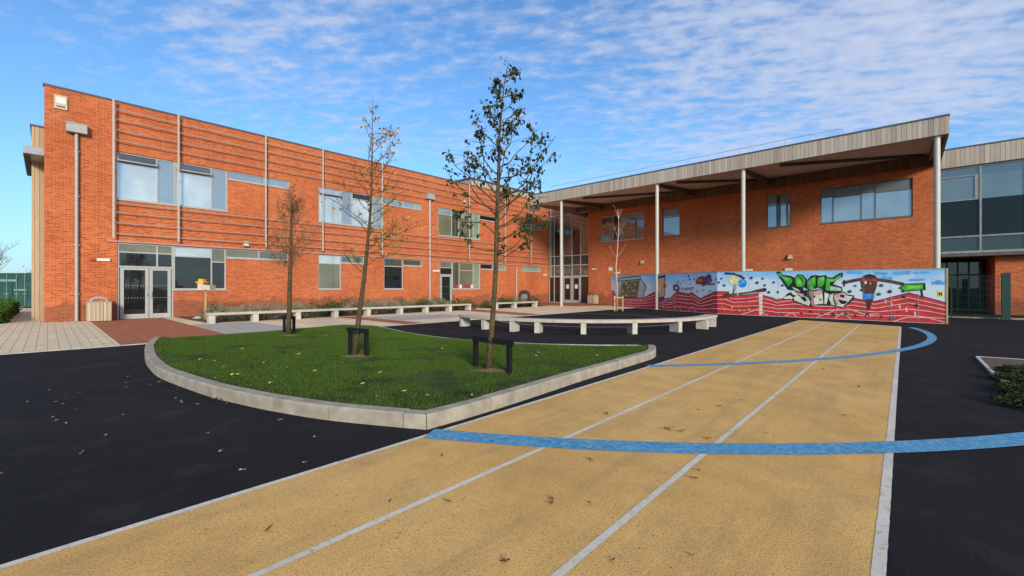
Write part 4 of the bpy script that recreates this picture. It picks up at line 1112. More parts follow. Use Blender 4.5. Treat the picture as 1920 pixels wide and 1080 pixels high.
# --- bare white sapling in front of the entrance wing
def tree_sapling():
    rnd = random.Random(9); dpt = 800 * H / (583 - 540)
    path = [(1157, 584), (1157, 540), (1155, 500), (1158, 465), (1160, 425), (1160, 395)]
    pts = [D(x, y, dpt) for x, y in path]; rad = [.050, .046, .042, .036, .024, .010]
    o = thing('birch_sapling', 'slim bare sapling with pale bark standing before the red entrance wing', 'tree')
    W = MB(); W.tube(pts, rad, 8)
    for y, az, ln, el in ((470, 0, .95, .75), (468, math.pi, .9, .7), (462, 1.4, .8, .9), (520, math.pi, .9, .8), (505, .2, .7, .9), (450, math.pi * .9, .9, 1.1), (440, .2, .9, 1.1), (425, math.pi * 1.1, .8, 1.2), (420, 0, .7, 1.2), (410, math.pi, .6, 1.25), (455, -1.5, .8, 1.0)):
        z = H + (CY - y) / F * dpt
        k = min(range(len(pts) - 1), key=lambda q: abs((pts[q].z + pts[q + 1].z) / 2 - z)); p0 = pts[k].lerp(pts[k + 1], .5)
        bp, brd = grow(p0, dirv(az, el), ln, .014, 6, rnd, up=.1, wander=.06); W.tube(bp, brd, 5, cap=False)
        for q in range(3):
            tp, tr = grow(along(bp, rnd.uniform(.4, 1)), dirv(rnd.uniform(0, 6.28), rnd.uniform(.5, 1.3)), .3, .007, 3, rnd); W.tube(tp, tr, 4, cap=False)
    W.build('trunk', 'bark_birch', o, smooth=True)
    s = thing('sapling_stakes', 'low pale timber stake frame around the foot of the sapling', 'tree guard', loc=(0, 0, 0))
    for dx in (-.22, .30):
        c = pts[0] + VR * dx - VF * .25
        m = MB(); m.tube([(c.x, c.y, 0), (c.x, c.y, 1.0)], .045, 8); m.build('stake', 'timber_post', s)
    a, b = pts[0] - VR * .28 - VF * .25, pts[0] + VR * .36 - VF * .25
    m = MB(); m.bar((a.x, a.y, .88), (b.x, b.y, .88), .03, .09); m.build('crossbar', 'timber_post', s)
tree_sapling()

# ------------------------------------------------------------------ black stake frames
def stake_frame(label, l, r, top_l, top_r, bar_ext, zl):
    """l, r: foot pixels of the two posts; top: pixel rows of the bar"""
    o = thing('stake_frame', label, 'tree guard', 'black timber stake frames')
    tops = []
    for (px, py), ty in ((l, top_l), (r, top_r)):
        f_ = G(px, py, zl); dpt = 800 * (H - zl) / (py - CY); zt = H - (ty - CY) / F * dpt
        m = MB(); rr = .034
        m.box(f_.x - rr, f_.x + rr, f_.y - rr, f_.y + rr, zl - .1, zt - .005); m.build('post', 'black_wood', o); tops.append(Vector((f_.x, f_.y, zt)))
    d = (tops[1] - tops[0]).normalized(); zc = (tops[0].z + tops[1].z) / 2
    m = MB(); fw = VF * -.055
    p, q = tops[0] - d * .06 + fw, tops[1] + d * bar_ext + fw
    m.bar((p.x, p.y, zc - .045), (q.x, q.y, zc - .045), .035, .095); m.build('crossbar', 'black_wood', o)
    c = (tops[0] + tops[1]) / 2
    m = MB(); m.tube([c + Vector((0, 0, -.10)) + fw * .2, c + Vector((0, 0, -.04)) + fw * .2], .085, 12); m.build('tie_strap', 'black_plastic', o)
    return c
stake_frame('largest of the black stake frames, at the foot of the dark-leaved tree', (892, 690), (955, 702), 629, 636, .09, .135)
stake_frame('black stake frame at the foot of the leaning autumn tree', (657, 667), (687, 671), 613, 617, .06, .13)
stake_frame('smallest black stake frame, at the foot of the twiggy tree', (533, 627), (551, 628), 591, 593, .07, .105)
def soil_patch(px, py, z, a, b):
    c = G(px, py, z); m = MB(); pts_ = []
    for k in range(18):
        t = 2 * math.pi * k / 18; rr = 1 + random.uniform(-.25, .25)
        q = c + VR * math.cos(t) * a * rr + VF * math.sin(t) * b * rr; pts_.append((q.x, q.y))
    zz = max(lawn_z(Vector(p)) for p in pts_)
    for k in range(18):
        p, q = pts_[k], pts_[(k + 1) % 18]
        m.add([(p[0], p[1], lawn_z(Vector(p)) + .012), (q[0], q[1], lawn_z(Vector(q)) + .012), (c.x, c.y, zz + .05)], [(0, 1, 2)])
    tag(m.build('mulch_ground', 'mulch'), kind='structure')
soil_patch(922, 698, .135, .36, .14); soil_patch(671, 671, .13, .30, .13); soil_patch(542, 633, .10, .25, .14)

# ================================================================== planting
def plant_mesh(name, n, rad, hgt, size, mat, stalks=0, rnd=random, spiky=False):
    L = MB()
    for _ in range(n):
        a = rnd.uniform(0, 6.28); r = rad * math.sqrt(rnd.random()); z = hgt * rnd.random() ** .7 * (1 - .55 * (r / rad) ** 2)
        p = Vector((r * math.cos(a), r * math.sin(a), z))
        if spiky:
            t = Vector((rnd.gauss(0, .1), rnd.gauss(0, .1), size * 2.2)); s_ = Vector((math.cos(a), math.sin(a), 0)) * size * .12
            L.add([p - s_, p + s_, p + t + Vector((math.cos(a), math.sin(a), 0)) * size * .5], [(0, 1, 2)])
        else: leaf_tri(L, p, size * rnd.uniform(.7, 1.3), rnd, -.4)
    return L
def make_plant(name, label, cat, group, n, rad, hgt, size, mat, spiky=False, stems=6):
    rnd = random.Random(n + int(rad * 100))
    o = thing(name, label, cat, group)
    plant_mesh(name, n, rad, hgt, size, mat, rnd=rnd, spiky=spiky).build('foliage', mat, o)
    W = MB()
    for k in range(stems):
        a = 6.28 * k / stems; W.tube([(0.03 * math.cos(a), .03 * math.sin(a), 0), (rad * .6 * math.cos(a), rad * .6 * math.sin(a), hgt * .75)], [.012, .005], 5, cap=False)
    W.build('stem', 'bark_dark', o); return o
# soil of the planting bed
g = MB(); g.quad((XW - .2, 4.4, .03), (XBN - .35, 4.6, .03), (XBN - .35, 19.4, .03), (XW - .2, 19.4, .03)); g.quad((XW - .2, 21.9, .03), (XBN - .35, 21.9, .03), (XBN - .35, 28.6, .03), (XW - .2, 28.6, .03))
tag(g.build('bed_ground', 'soil'), kind='structure')
rnd = random.Random(21)
GL = 'low plants in the bed below the orange wing'
lav = make_plant('lavender_plant', 'grey-green lavender clump in the bed behind the straight concrete bench', 'plant', GL, 330, .42, .52, .075, 'leaf_lavender', True)
shr = make_plant('low_shrub', 'dark green low shrub in the bed behind the straight concrete bench', 'shrub', GL, 420, .45, .62, .085, 'leaf_shrub')
spots = []
for k in range(46):
    x = XBN - .75 - (k % 3) * 1.05 + rnd.uniform(-.25, .25); y = 5.3 + (k // 3) * .95 + rnd.uniform(-.3, .3)
    spots.append((x, y))
first = {0: True, 1: True}
for (x, y) in spots:
    grn = (y > 8.6 and rnd.random() < .42) or rnd.random() < .08
    src = shr if grn else lav; s_ = rnd.uniform(.95, 1.35) * (1.0 if y < 12 else 1.15)
    key = int(grn)
    if first[key]: src.location = (x, y, .03); src.rotation_euler = (0, 0, rnd.uniform(0, 6)); first[key] = False; src.scale = (s_,) * 3
    else: dup(src, (x, y, .03), rnd.uniform(0, 6), scale=s_)
for k in range(12):
    x = XBN - .8 - (k % 2) * 1.0 + rnd.uniform(-.2, .2); y = 22.4 + (k // 2) * .95
    dup(shr if k % 3 else lav, (x, y, .03), rnd.uniform(0, 6), ('dark green low shrub' if k % 3 else 'grey-green lavender clump') + ' behind the short bench near the entrance', 'low plants near the entrance bench', scale=rnd.uniform(.9, 1.4))
# taller straggly shrubs
def tall_shrub(label, px, py, top, width, mat, n):
    rr = random.Random(int(px)); c = G(px, py, 0.03); dpt = 800 * (H - .03) / (py - CY); h_ = (py - top) / F * dpt
    o = thing('tall_shrub', label, 'shrub'); o.location = c
    W = MB(); L = MB()
    for k in range(9):
        a = rr.uniform(0, 6.28); bp, brd = grow((0, 0, 0), dirv(a, rr.uniform(.8, 1.3)), h_ * rr.uniform(.7, 1.05), .014, 6, rr, up=.05, wander=.12); W.tube(bp, brd, 4, cap=False)
        for q in range(n):
            leaf_tri(L, along(bp, rr.uniform(.45, 1)) + Vector((rr.gauss(0, width), rr.gauss(0, width), rr.gauss(0, .08))), rr.uniform(.06, .11), rr, 0)
    W.build('stem', 'bark_dark', o); L.build('foliage', mat, o)
tall_shrub('straggly shrub with thin leaning stems under the second ground floor window', 604, 585, 545, .12, 'leaf_brown', 7)
tall_shrub('sparse reddish shrub under the square window with dark glass', 745, 582, 549, .14, 'leaf_autumn', 4)
tall_shrub('bushy green shrub beside the single glazed door', 812, 582, 556, .12, 'leaf_shrub', 22)
tall_shrub('spreading green shrub at the end of the short entrance bench', 952, 577, 552, .18, 'leaf_shrub', 20)

# low hedge, container and yellow bush at the far left
hd = thing('low_hedge', 'clipped low green hedge beside the pale path at the brick corner', 'hedge')
L = MB(); rr = random.Random(4)
hx0, hx1, hy0, hy1, hh = XW - 12.5, XW - .35, -3.6, -1.35, .74
for _ in range(15000):
    x, y, z = rr.uniform(hx0, hx1), rr.uniform(hy0, hy1), rr.uniform(.03, hh)
    f_ = rr.random()
    if f_ < .4: z = hh + rr.gauss(0, .05)
    elif f_ < .85: y = (hy1 if rr.random() < .8 else hy0) + rr.gauss(0, .06)
    else: x = hx1 + rr.gauss(0, .06)
    y += .10 * math.sin(x * 1.9) ; z += .06 * math.sin(x * 2.6 + y) - (.25 * sst((x - hx1 + 1.6) / 1.6))
    leaf_tri(L, Vector((x, y, max(.02, z))), rr.uniform(.07, .12), rr, -.5)
L.build('foliage', 'leaf_hedge', hd)
W = MB()
for k in range(22):
    x = hx0 + .4 + k * .53; W.tube([(x, (hy0 + hy1) / 2, 0), (x + .1, (hy0 + hy1) / 2 + .3, .5)], .03, 5)
W.box(hx0 + .2, hx1 - .8, hy0 + .3, hy1 - .25, .05, hh - .2); W.build('stem', 'soil', hd)

ctn = thing('shipping_container', 'dark green shipping container behind the hedge at the far left', 'container', loc=G(24, 578))
ctn.rotation_euler = (0, 0, math.atan2(SN + .30, CS - .1) - .15)
cw, ch, cl = 2.44, 2.6, 6.0
b_ = MB(); b_.box(-cw / 2, cw / 2, .03, cl, .12, ch)
for k in range(20):
    y = .25 + k * .285; b_.box(cw / 2, cw / 2 + .03, y, y + .14, .25, ch - .12); b_.box(-cw / 2 - .03, -cw / 2, y, y + .14, .25, ch - .12)
b_.build('body', 'container_green', ctn)
for sx in (-1, 1):
    d = MB(); a, b = sorted((sx * .02, sx * (cw / 2 - .06))); d.box(a, b, -.03, .028, .2, ch - .1)
    for z in (.6, 1.05, 1.5, 1.95): d.box(a + .08, b - .08, -.045, -.031, z, z + .16)
    do = d.build('door', 'container_green', ctn)
    for u in (.32, .88):
        q = MB(); q.tube([(sx * u, -.075, .16), (sx * u, -.075, ch - .08)], .024, 6); q.box(sx * u - .14, sx * u + .14, -.09, -.06, 1.05, 1.1); q.build('locking_bar', 'container_bar', do)
q = MB()
for sx in (-1, 1): q.box(sx * cw / 2 - .07, sx * cw / 2 + .07, -.05, .02, .1, ch + .01)
q.box(-cw / 2 + .07, cw / 2 - .07, -.045, .018, ch - .09, ch + .008); q.build('frame', 'container_green', ctn)
tg = MB(); tg.box(-.95, .25, -.052, -.046, 1.98, 2.14); tg.box(.12, .95, -.052, -.046, 1.3, 1.42); tg.build('faded_marking', 'container_bar', ctn)

def bush(name, label, cat, loc, rad, hgt, n, size, mat, seed):
    rr = random.Random(seed); o = thing(name, label, cat, loc=loc); L = MB(); W = MB()
    cl_ = [Vector((rr.gauss(0, rad * .45), rr.gauss(0, rad * .45), hgt * (.25 + .7 * rr.random()))) for _ in range(26)]
    for c in cl_:
        W.tube([(0, 0, 0), c * .5 + Vector((0, 0, .1)), c], [.05, .03, .01], 5, cap=False)
        for _ in range(n // 26): leaf_tri(L, c + Vector((rr.gauss(0, rad * .2), rr.gauss(0, rad * .2), rr.gauss(0, hgt * .1))), size * rr.uniform(.7, 1.3), rr, 0)
    L.build('foliage', mat, o); W.build('stem', 'bark_dark', o)
bush('yellow_bush', 'yellowing bush between the green container and the timber end bay', 'bush', D(58, 572, 40) * 1.0 - Vector((0, 0, D(58, 572, 40).z)), 1.1, 3.0, 1600, .16, 'leaf_yellow', 8)
def far_tree(label, px, dpt, top, rad, seed):
    rr = random.Random(seed); p = D(px, 540, dpt); hgt = (CY - top) / F * dpt + H
    o = thing('bare_tree', label, 'tree', loc=(p.x, p.y, 0)); W = MB()
    W.tube([(0, 0, 0), (.1, 0, hgt * .4), (0, .1, hgt * .9)], [.22, .16, .03], 8)
    for k in range(40):
        bp, brd = grow((0, 0, hgt * rr.uniform(.3, .75)), dirv(rr.uniform(0, 6.28), rr.uniform(.5, 1.2)), rad * rr.uniform(.6, 1.1), .05, 6, rr, up=.08, wander=.12); W.tube(bp, brd, 4, cap=False)
        for q in range(8):
            tp, tr = grow(along(bp, rr.uniform(.3, 1)), dirv(rr.uniform(0, 6.28), rr.uniform(.2, 1.2)), rad * .3, .018, 3, rr); W.tube(tp, tr, 3, cap=False)
    W.build('trunk', 'bark_far', o)
far_tree('bare thin-branched tree far off beyond the green container', -12, 62, 452, 3.0, 6)

# planting bed at the right edge of the track
g = MB(); ck = [G(1832, 671), G(2150, 692), G(2300, 900), G(1872, 712)]
bp_ = [(p.x, p.y) for p in ck]; g.poly_sheet(bp_, .03)
tag(g.build('planting_bed_soil', 'soil'), kind='structure')
g = MB()
for a, b in ((0, 1), (1, 2), (2, 3), (3, 0)):
    p, q = ck[a], ck[b]; g.bar((p.x, p.y, .012), (q.x, q.y, .012), .045, .05)
tag(g.build('bed_edging', 'edging'), kind='structure')
rr = random.Random(13)
GP = 'dark shrubs in the bed right of the track'
db = make_plant('ground_shrub', 'low dark shrub spilling over the bed edge right of the track', 'shrub', GP, 620, .40, .17, .055, 'leaf_low')
pl_ = []
for px, py in ((1908, 699), (1928, 700), (1950, 705), (1900, 712), (1920, 716), (1945, 720), (1913, 731), (1932, 740), (1955, 748), (1975, 712), (1990, 735), (1985, 765), (1938, 762), (2020, 705), (2050, 730), (2080, 760), (2110, 710), (2140, 745), (2040, 790), (2120, 800), (2180, 770), (2220, 830), (2010, 760)):
    pl_.append(G(px, py, .02))
for i, p in enumerate(pl_):
    s_ = rr.uniform(.6, .95)
    if i == 0: db.location = p; db.scale = (s_,) * 3
    else: dup(db, p, rr.uniform(0, 6), scale=s_)

# ================================================================== bins, bird table and fence
def slat_bin(label, c, w, h, handle, top=None):
    o = thing('timber_bin', label, 'bin', loc=c)
    b_ = MB(); b_.box(-w / 2, w / 2, -w / 2, w / 2, .03, h)
    n = 6
    for k in range(n):
        u = -w / 2 + (k + .06) * w / n; u1 = u + w / n * .88
        b_.box(w / 2, w / 2 + .025, u, u1, .03, h - .01); b_.box(-w / 2 - .025, -w / 2, u, u1, .03, h - .01)
        b_.box(u, u1, -w / 2 - .025, -w / 2, .03, h - .01); b_.box(u, u1, w / 2, w / 2 + .025, .03, h - .01)
    b_.build('body', 'bin_slats', o)
    r_ = MB(); r_.box(-w / 2 - .03, w / 2 + .03, -w / 2 - .03, w / 2 + .03, h + .002, h + .035); r_.build('rim', 'pipe', o)
    if handle:
        m = MB(); m.tube([(0, w * .36 * math.cos(math.pi * k / 10), h + .04 + .17 * math.sin(math.pi * k / 10)) for k in range(11)], [.05] * 11, 8)
        m.build('hood', 'pipe', o)
    return o
slat_bin('square timber-slatted litter bin with a hooped top by the near brick corner', (XW + .62, 1.45 + .12, 0), .74, .86, True)
tb = slat_bin('timber-slatted planter box against the red wall right of the glass doors', (ub(1117), YW - .5, 0), .72, .80, False)
L = MB(); rr = random.Random(2)
for _ in range(70): leaf_tri(L, Vector((rr.gauss(0, .14), rr.gauss(0, .14), .86 + rr.random() * .3)), .13, rr, -1)
L.build('foliage', 'leaf_lavender', tb)
pc = D(983, 574, 35.3); bl = thing('black_bin', 'black round-topped bin against the orange wall behind the short bench', 'bin', loc=(pc.x, pc.y, 0))
m = MB(); prof = [(-.46, 0), (.46, 0), (.46, .95)] + [(.46 * math.cos(math.pi * k / 10), .95 + .38 * math.sin(math.pi * k / 10)) for k in range(1, 10)] + [(-.46, .95)]
def ext(mb, prof, y0, y1):
    n = len(prof); P0 = [VR * x + VF * y0 + Vector((0, 0, z)) for x, z in prof]; P1 = [VR * x + VF * y1 + Vector((0, 0, z)) for x, z in prof]
    mb.add(P0 + P1, [tuple(range(n)), tuple(range(2 * n - 1, n - 1, -1))] + [(i, (i + 1) % n, n + (i + 1) % n, n + i) for i in range(n)])
ext(m, prof, -.35, .35); m.build('body', 'black_plastic', bl)
m = MB(); pr2 = [(x * .62, .62 + z * .35) for x, z in ((-.4, 0), (.4, 0), (.4, .9), (.2, 1.1), (-.2, 1.1), (-.4, .9))]; ext(m, pr2, -.38, -.352); m.build('flap', 'frame_dark', bl)

bc_ = G(385, 600); bt = thing('bird_table', 'thin wooden post carrying a small tray and a yellow-topped box beside the bench', 'bird table', loc=(bc_.x, bc_.y, 0))
m = MB(); m.box(-.035, .035, -.035, .035, 0, 1.42); m.build('post', 'timber_post', bt)
def vbox(mb, r0, r1, f0, f1, z0, z1):
    b = [VR * r + VF * f for r, f in ((r0, f0), (r1, f0), (r1, f1), (r0, f1))]
    mb.hexa([p + Vector((0, 0, z0)) for p in b], [p + Vector((0, 0, z1)) for p in b])
m = MB(); vbox(m, -.30, .34, -.2, .2, 1.42, 1.47); vbox(m, -.02, .34, -.2, -.18, 1.47, 1.64); vbox(m, .32, .34, -.18, .2, 1.47, 1.64); m.build('tray', 'cream_plastic', bt)
m = MB(); vbox(m, -.28, -.03, -.12, .12, 1.47, 1.74); m.build('box', 'cream_plastic', bt)
m = MB(); vbox(m, -.34, .04, -.16, .16, 1.742, 1.80); vbox(m, -.26, -.04, -.1, .1, 1.80, 1.92); m.build('lid', 'yellow_paint', bt)
# small pale stone and dark pot beside the bench end
c = G(373, 598); st = MB(); st.tube([(c.x, c.y, .0), (c.x, c.y, .06), (c.x, c.y, .12)], [.22, .26, .14], 9)
tag(st.build('edge_stone', 'edging'), 'low pale stone lying at the bed corner beside the wooden post', 'stone')

# dark mesh fence and its post, in front of the recessed doors
YFn = YK
fx0, fx1 = ony(1783, 540, YFn)[0], ony(1880, 540, YFn)[0]
fg = thing('mesh_fence', 'dark green mesh fence panel across the recessed doorway', 'fence')
m = MB()
nv = 34
for k in range(nv + 1):
    x = fx0 + (fx1 - fx0) * k / nv; m.box(x - .003, x + .003, YFn - .003, YFn + .003, .08, 2.1)
for z in (.1, .45, .8, 1.15, 1.5, 1.85, 2.08): m.box(fx0, fx1, YFn + .0035, YFn + .011, z - .005, z + .005)
m.build('mesh_panel', 'green_paint', fg)
for x in (fx0 + .02,):
    m = MB(); m.box(x - .03, x + .03, YFn + .012, YFn + .07, 0, 2.2); m.build('post', 'green_paint', fg)
gp = ony(1886, 540, YFn)[0]
m = MB(); m.box(gp - .14, gp + .14, YFn - .1, YFn + .1, 0, 2.16); m.box(gp - .16, gp + .16, YFn - .12, YFn + .12, 2.162, 2.2)
m.box(gp - .17, gp + .17, YFn - .13, YFn + .13, -.01, .06)
tag(m.build('gate_post', 'green_paint'), 'thick dark green gate post beside the mesh fence', 'post')

# ================================================================== mural wall
KX = 1345.0
M0, M1, M2 = G(1146, 574).to_2d(), G(1345, 588.5).to_2d(), G(1773.5, 607.5).to_2d()
HM = (2.52, 2.42, 2.30)
mw = thing('mural_wall', 'long free-standing painted climbing wall with red hills, figures and green and pink graffiti', 'mural')
dL = (M1 - M0); dR = (M2 - M1); LL, LR = dL.length, dR.length
nL = Vector((dL.y, -dL.x)).normalized(); nR_ = Vector((dR.y, -dR.x)).normalized()
def mp(px, py, off):
    """pixel -> point on the painted face, off metres proud of it"""
    if px <= KX:
        u, z = online(px, py, M0, M1); q = M0 + dL.normalized() * u + nL * off
    else:
        u, z = online(px, py, M1, M2); q = M1 + dR.normalized() * u + nR_ * off
    return Vector((q.x, q.y, z))
bd = MB(); th = .14
for a, b, n_, h0, h1, e in ((M0, M1, nL, HM[0], HM[1], 0), (M1, M2, nR_, HM[1], HM[2], 0)):
    ib = a - n_ * th, b - n_ * th
    bd.hexa([(a.x, a.y, -.05), (b.x, b.y, -.05), (ib[1].x, ib[1].y, -.05), (ib[0].x, ib[0].y, -.05)], [(a.x, a.y, h0), (b.x, b.y, h1), (ib[1].x, ib[1].y, h1), (ib[0].x, ib[0].y, h0)])
def mural_sky():
    m, nt, b = newmat('mural_sky_paint')
    co = objco(nt); sp = N(nt, 'ShaderNodeSeparateXYZ'); nt.links.new(co, sp.inputs[0])
    mpn = N(nt, 'ShaderNodeMapping'); mpn.inputs['Scale'].default_value = (.8, .8, 2.2); nt.links.new(co, mpn.inputs[0])
    nz = noise(nt, mpn.outputs[0], 1.1, 4)
    a = N(nt, 'ShaderNodeMath', operation='MULTIPLY_ADD'); nt.links.new(nz, a.inputs[0]); a.inputs[1].default_value = 1.5; nt.links.new(sp.outputs[2], a.inputs[2])
    mr = N(nt, 'ShaderNodeMapRange'); nt.links.new(a.outputs[0], mr.inputs[0]); mr.inputs[1].default_value = 1.7; mr.inputs[2].default_value = 3.6
    nt.links.new(ramp(nt, mr.outputs[0], [(0.0, (0.66, .74, .74)), (.4, (.58, .72, .80)), (.66, (.28, .56, .84)), (1, (.10, .40, .84))]), b.inputs['Base Color'])
    b.inputs['Roughness'].default_value = .55
    return m
MT['mural_sky'] = mural_sky()
bd.build('board', 'mural_sky', mw)
e = MB(); q = M2 + dR.normalized() * .004; q2 = q + dR.normalized() * .05
e.hexa([(q.x + nR_.x * .02, q.y + nR_.y * .02, -.02), (q2.x + nR_.x * .02, q2.y + nR_.y * .02, -.02), (q2.x - nR_.x * .2, q2.y - nR_.y * .2, -.02), (q.x - nR_.x * .2, q.y - nR_.y * .2, -.02)],
       [(q.x + nR_.x * .02, q.y + nR_.y * .02, 2.32), (q2.x + nR_.x * .02, q2.y + nR_.y * .02, 2.32), (q2.x - nR_.x * .2, q2.y - nR_.y * .2, 2.32), (q.x - nR_.x * .2, q.y - nR_.y * .2, 2.32)])
e.build('end_board', 'timber_post', mw)
tp = MB()
for a, b, n_, h0, h1 in ((M0, M1, nL, HM[0], HM[1]), (M1, M2, nR_, HM[1], HM[2])):
    for o_ in (0,):
        i0, i1 = a - n_ * (th + .01), b - n_ * (th + .01); f0, f1 = a + n_ * .012, b + n_ * .012
        tp.hexa([(f0.x, f0.y, h0 + .002), (f1.x, f1.y, h1 + .002), (i1.x, i1.y, h1 + .002), (i0.x, i0.y, h0 + .002)], [(f0.x, f0.y, h0 + .03), (f1.x, f1.y, h1 + .03), (i1.x, i1.y, h1 + .03), (i0.x, i0.y, h0 + .03)])
tp.build('top_trim', 'timber_post', mw)

def pm(name, c, var=.2): MT[name] = plain(name, c, .55, 0, var, 4.0)
pm('mural_red', (.60, .038, .032), .3); pm('mural_maroon', (.46, .032, .045), .3); pm('mural_pink', (.78, .48, .44)); pm('mural_black', (.012, .014, .016))
pm('mural_green', (.06, .42, .035), .3); pm('mural_lime', (.16, .62, .06)); pm('mural_mint', (.40, .62, .42)); pm('mural_cream', (.70, .68, .56)); pm('mural_rose', (.74, .36, .32))
pm('mural_brown', (.105, .040, .022)); pm('mural_tan', (.55, .36, .18)); pm('mural_grey', (.38, .42, .40)); pm('mural_shade', (.13, .14, .08), .6); pm('mural_blue', (.02, .25, .78)); pm('mural_navy', (.015, .04, .20))
pm('mural_yellow', (.80, .68, .06)); pm('mural_orange', (.62, .16, .03)); pm('mural_purple', (.16, .03, .14)); pm('mural_skyblue', (.12, .40, .78)); pm('mural_white', (.75, .76, .72)); pm('mural_scarlet', (.60, .04, .03))
PM = ['mural_red', 'mural_maroon', 'mural_pink', 'mural_black', 'mural_green', 'mural_lime', 'mural_mint', 'mural_cream', 'mural_rose', 'mural_brown', 'mural_tan', 'mural_grey', 'mural_shade', 'mural_blue', 'mural_navy', 'mural_yellow', 'mural_orange', 'mural_purple', 'mural_skyblue', 'mural_white', 'mural_scarlet']
PI = {n[6:]: i for i, n in enumerate(PM)}
paint = MB()
def r7(x, y): return (1430 + x / 5.189, 480 + y / 5.1875)
def r6(x, y): return (1120 + x / 5.647, 480 + y / 5.647)
def rl_(x, y): return (1440 + x / 11.294, 495 + y / 11.294)
def re_(x, y): return (1220 + x / 8.348, 500 + y / 8.348)
LAY = .0022
def mpoly(pts, col, layer, f=None):
    if f: pts = [f(*p) for p in pts]
    tri = tessellate_polygon([[Vector((p[0], p[1], 0)) for p in pts]])
    paint.add([mp(p[0], p[1], layer * LAY) for p in pts], [tuple(t) for t in tri], PI[col])
def mline(pts, col, layer, w, f=None):
    """a painted stroke of width w metres"""
    if f: pts = [f(*p) for p in pts]
    fine = []
    for a, b in zip(pts[:-1], pts[1:]):
        fine.append(a)
        if (a[0] - KX) * (b[0] - KX) < 0:
            t = (KX - a[0]) / (b[0] - a[0]); fine.append((KX, a[1] + (b[1] - a[1]) * t))
    fine.append(pts[-1])
    for a, b in zip(fine[:-1], fine[1:]):
        mid = (a[0] + b[0]) / 2
        ca = lambda p: (min(p[0], KX) if mid <= KX else max(p[0], KX + .001), p[1])
        p, q = mp(*ca(a), layer * LAY), mp(*ca(b), layer * LAY)
        nn = nL if mid <= KX else nR_; nn = Vector((nn.x, nn.y, 0)); d = (q - p)
        if d.length < 1e-4: continue
        s_ = d.normalized().cross(nn) * w / 2; ex = d.normalized() * w * .25
        paint.quad(p - s_ - ex, q - s_ + ex, q + s_ + ex, p + s_ - ex, PI[col])
def mellipse(cx, cy, rx, ry, col, layer, f, n=18):
    mpoly([(cx + rx * math.cos(2 * math.pi * k / n), cy + ry * math.sin(2 * math.pi * k / n)) for k in range(n)], col, layer, f)
# the hills
sky_l = [r6(150, 365), r6(175, 375), r6(215, 440), r6(350, 442), r6(480, 445), r6(605, 382), r6(660, 410), r6(720, 455), re_(250, 498), re_(310, 490), re_(410, 390), re_(600, 425), re_(640, 400), re_(775, 500), re_(1000, 392), re_(1043.5, 391)]
sky_r = [(KX + .01, re_(1043, 391)[1]), re_(1165, 390), re_(1290, 455), re_(1500, 440), re_(1690, 418), re_(1760, 450), re_(1920, 492), r7(130, 425), r7(300, 400), r7(600, 430), r7(880, 410), r7(980, 430), r7(1100, 440), r7(1420, 358), r7(1600, 405), r7(1782, 455)]
def basey(px): return 574 + (588.5 - 574) * (px - 1146) / (KX - 1146) if px <= KX else 588.5 + (607.5 - 588.5) * (px - KX) / (1773.5 - KX)
for sk, col in ((sky_l, 'maroon'), (sky_r, 'red')):
    for a, b in zip(sk[:-1], sk[1:]):
        paint.add([mp(a[0], a[1], LAY), mp(b[0], b[1], LAY), mp(b[0], basey(b[0]) - .6, LAY), mp(a[0], basey(a[0]) - .6, LAY)], [(0, 1, 2, 3)], PI[col])
    mline(sk, 'purple', 2, .05)
full = sky_l[:-1] + sky_r
rr = random.Random(1)
for fr_, w_ in ((.16, .034), (.34, .036), (.54, .034), (.76, .034)):
    ln_ = []
    for p in full:
        am = 1 - .35 * fr_
        yy = p[1] + fr_ * (basey(p[0]) - p[1]) * 1.0 + rr.uniform(-.8, .8)
        ln_.append((p[0], yy))
    mline(ln_, 'pink', 3, w_)
    mline([(x, y + 2.0) for x, y in ln_], 'maroon', 2, .03)
for z, ff in (([(820, 560), (845, 525), (890, 575)], r6), ([(960, 580), (1000, 545), (1050, 590)], r6), ([(1425, 745), (1690, 665), (1830, 765)], re_), ([(700, 610), (780, 550), (860, 615)], r7), ([(220, 585), (285, 550), (330, 590)], r7), ([(520, 600), (745, 512)], r7), ([(820, 510), (1020, 575), (1130, 560)], r7), ([(1265, 640), (1400, 595), (1600, 600), (1780, 645)], r7)):
    mline(z, 'pink', 4, .038, ff)
for a, b in (((1195, 425), (1200, 460)), ((1250, 455), (1258, 485)), ((1330, 480), (1335, 505)), ((1395, 500), (1402, 540)), ((1480, 545), (1485, 590))): mline([a, b], 'pink', 4, .06, r7)
mpoly([(1690, 400), (1755, 410), (1750, 760), (1695, 755)], 'pink', 4, re_); mpoly([(1702, 440), (1742, 445), (1738, 740), (1706, 735)], 'white', 5, re_)
for k in range(5): mpoly([(1702, 470 + k * 55), (1742, 474 + k * 55), (1742, 490 + k * 55), (1702, 486 + k * 55)], 'rose', 6, re_)
# box stall with a grey roof
mpoly([(270, 275), (445, 255), (420, 440), (220, 435)], 'shade', 5, r6); mpoly([(222, 290), (272, 278), (236, 430), (206, 432)], 'grey', 6, r6)
mpoly([(212, 268), (230, 235), (450, 212), (460, 245)], 'grey', 6, r6); mpoly([(450, 250), (520, 320), (482, 440), (424, 442)], 'grey', 5, r6)
for z in ([(215, 270), (460, 245), (522, 322), (480, 440)], [(445, 255), (420, 440), (215, 435)], [(270, 275), (220, 432)], [(215, 268), (230, 235), (450, 212), (460, 245)]): mline(z, 'black', 8, .06, r6)
for k in range(26):
    x, y = rr.uniform(265, 425), rr.uniform(285, 425); mellipse(x, y, rr.uniform(6, 14), rr.uniform(4, 9), rr.choice(['lime', 'tan', 'mint', 'orange', 'green', 'black', 'grey']), 7, r6, 7)
